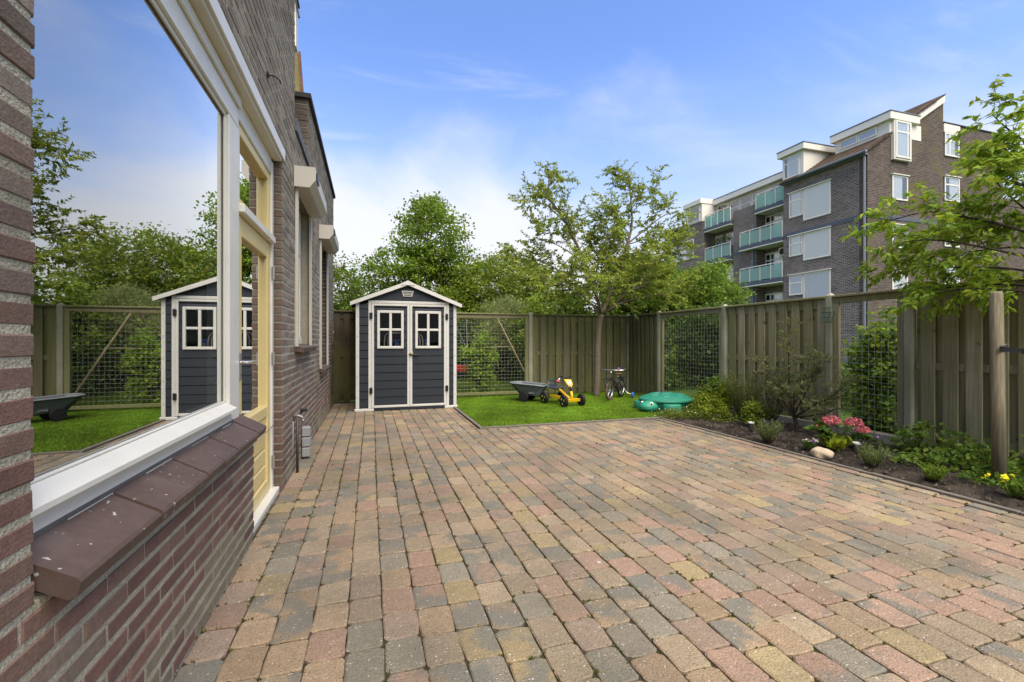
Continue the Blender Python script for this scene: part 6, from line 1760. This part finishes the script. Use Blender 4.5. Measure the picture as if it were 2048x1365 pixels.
# olive shrub
branchy('olive_shrub', 'grey green olive shrub with upright shoots against the slat fence', 'shrub', (5.42, 4.66, 0.0),
    [([(5.42, 4.66, -.02), (5.44, 4.68, .12), (5.43, 4.72, .25)], .03, .024)],
    [([(5.43, 4.72, .22), (5.46, 4.95, .45), (5.50, 5.15, .65), (5.52, 5.35, .95)], .014, .003), ([(5.43, 4.72, .22), (5.45, 4.80, .6), (5.50, 4.85, 1.0), (5.52, 4.88, 1.48)], .014, .002),
     ([(5.43, 4.72, .22), (5.42, 4.55, .5), (5.45, 4.45, .75), (5.50, 4.40, .98)], .014, .003), ([(5.43, 4.70, .2), (5.40, 4.40, .40), (5.40, 4.15, .55), (5.42, 3.95, .75)], .014, .003),
     ([(5.43, 4.70, .2), (5.35, 4.9, .4), (5.30, 5.05, .5)], .012, .003), ([(5.43, 4.70, .22), (5.30, 4.6, .45), (5.22, 4.5, .6)], .012, .003), ([(5.44, 4.74, .3), (5.5, 4.62, .7), (5.55, 4.55, 1.1)], .012, .002),
     ([(5.43, 4.70, .25), (5.36, 4.75, .5), (5.34, 4.85, .72)], .012, .003), ([(5.43, 4.70, .2), (5.40, 4.3, .30), (5.38, 4.1, .40)], .010, .003)],
    (13, .26, 4.5), (.046, .014, (0.125, 0.150, 0.070), .010, -.25), 'bark_dark', None, 9)
# leafy weeds by the right fence
for i, (x, y, h_, lab) in enumerate(((5.50, 3.30, .42, 'tall leafy herb in front of the concrete post right of the dogwood'), (5.05, 2.95, .20, 'broad leafed strawberry-like plant right of the second lavender'),
        (5.55, 2.95, .36, 'dark leafy herb against the right slat panel'), (5.35, 2.62, .26, 'leafy weeds left of the wooden stake'), (5.55, 2.35, .30, 'dark weeds behind the foot of the stake'))):
    mound('leafy_herb', lab, 'plant', x, y, [(0, 0, h_ * .5, .16, .18, h_ * .45), (0.03, .12, h_ * .35, .13, .15, h_ * .3)], 24, 16, .05, .055, .033, (0.095, 0.155, 0.030), None, 'leafy herbs by the right fence')
mound('ivy_groundcover', 'dark green groundcover round the foot of the stake', 'plant', 5.28, 2.30, [(0, 0, .05, .28, .32, .09), (.1, -.3, .05, .3, .3, .10), (-.25, .15, .04, .2, .2, .06)], 130, 20, .045, .035, .024, (0.075, 0.135, 0.024))
# lamps, stone, feeder
def solar(x, y, label):
    r0 = empty('solar_lamp', (x, y, 0), label, 'garden lamp', 'solar garden lamps')
    m = MB(); m.lathe([(.033, .035), (.033, .115), (.030, .118)], (x, y, .0), 20); m.build('body', 'coping', r0, smooth=False)
    m = MB(); m.lathe([(.034, .1185), (.037, .122), (.037, .136), (.034, .139), (.027, .139), (.025, .132)], (x, y, 0), 20); m.build('lamp_ring', 'white_print', r0)
    m = MB(); m.lathe([(.010, -.03), (.012, .0345)], (x, y, 0), 8); m.build('spike', 'black_plastic', r0)
solar(4.86, 4.86, 'small solar lamp with white rim at the far lavender')
solar(4.96, 3.55, 'small solar lamp with white rim right of the hydrangea')
m = MB(); m.ell((4.50, 3.58, .045), .085, .105, .062, 22, 14)
for i, p in enumerate(m.v):
    x, y, z = p; k = 1 + .10 * math.sin(x * 41 + y * 23) + .08 * math.sin(y * 57 - z * 31) + .06 * math.sin(x * 67 + z * 80); m.v[i] = (4.50 + (x - 4.50) * k, 3.58 + (y - 3.58) * k, max(-.01, .045 + (z - .045) * k))
tag(m.build('boulder', 'stone', smooth=True, at=(4.50, 3.58, 0)), 'rounded beige stone at the patio edge of the bed', 'stone')
fd = empty('wire_feeder', (5.80, 4.50, 1.45), 'green wire bird feeder net hanging on the fence post', 'bird feeder')
mat('green_wire', (0.02, 0.11, 0.07), 0.5, 0.3)
m = MB()
for k in range(7):
    a = 2 * math.pi * k / 7; m.tube([(5.77 + .03 * math.cos(a), 4.50 + .075 * math.sin(a), 1.66), (5.77 + .045 * math.cos(a), 4.50 + .10 * math.sin(a), 1.58), (5.77 + .04 * math.cos(a), 4.53 + .07 * math.sin(a), 1.46)], .003, 4, cap=False)
for z, s_ in ((1.66, .8), (1.60, 1), (1.53, .95), (1.47, .75)): m.tube([(5.77 + .045 * s_ * math.cos(t), 4.51 + .10 * s_ * math.sin(t), z) for t in np.linspace(0, 6.1, 12)], .003, 4, closed=True)
m.tube([(5.77, 4.50, 1.66), (5.80, 4.52, 1.76)], .003, 4); m.build('wire_net', 'green_wire', fd, fix=False)

# ================================================================== inside the window
tb = empty('dining_table', (-1.6, 2.0, 0), 'dark dining table faintly seen inside the large window', 'table')
m = MB(); m.bbox(-2.0, -1.15, 1.5, 2.9, .72, .75, .006); m.build('table_top', 'leather', tb)
for x in (-1.95, -1.2):
    for y in (1.56, 2.84):
        m = MB(); m.tube([(x, y, 0), (x, y, .72)], .014, 8); m.build('leg', 'black_plastic', tb)
pp = empty('potted_plant', (-0.93, 1.32, .78), 'red flowering pot plant inside the large window at its left edge', 'plant')
m = MB(); m.lathe([(.05, .0), (.065, .12), (.07, .125), (.06, .125)], (-.93, 1.32, .78), 18); m.build('pot', 'white_print', pp)
C = np.array([(-.93 + rnd.gauss(0, .05), 1.34 + rnd.gauss(0, .06), .96 + rnd.random() * .22) for _ in range(40)])
leaves('foliage', C, .10, .055, leafcols(40, (.10, .17, .03)), 'leaf', pp, up=1.0)
C = np.array([(-.92 + rnd.gauss(0, .03), 1.34 + rnd.gauss(0, .05), 1.12 + rnd.gauss(0, .05)) for _ in range(26)])
leaves('flowers', C, .05, .045, leafcols(26, (.35, .03, .02)), 'petal', pp, up=.5)
m = MB(); m.bbox(-1.05, -.885, 1.12, 2.9, .74, .778, .004); m.build('window_board', 'white_paint', house)

bp = empty('balcony_plants', (AX + .45, 30.2, 7.99), 'potted green plants on the left balcony of the apartment block', 'plant')
for yy in (29.8, 30.5, 31.2):
    m = MB(); m.lathe([(.12, 0), (.17, .3), (.15, .3)], (AX + .5, yy, 7.99 + .9), 12); m.build('pot', 'coping', bp)
C = np.array([(AX + .5 + rnd.gauss(0, .12), rnd.choice((29.8, 30.5, 31.2)) + rnd.gauss(0, .16), 9.35 + abs(rnd.gauss(0, .22))) for _ in range(420)])
leaves('foliage', C, .12, .06, leafcols(420, (.09, .13, .04)), 'leaf', bp)
m = MB(); m.bbox(AX + .35, AX + .7, 29.5, 31.5, 8.80, 8.888, .01); m.build('plant_shelf', 'coping', bp)
for yy in (29.55, 31.45):
    m = MB(); m.bbox(AX + .5, AX + .56, yy - .03, yy + .03, 7.99, 8.80, .005); m.build('shelf_leg', 'coping', bp)
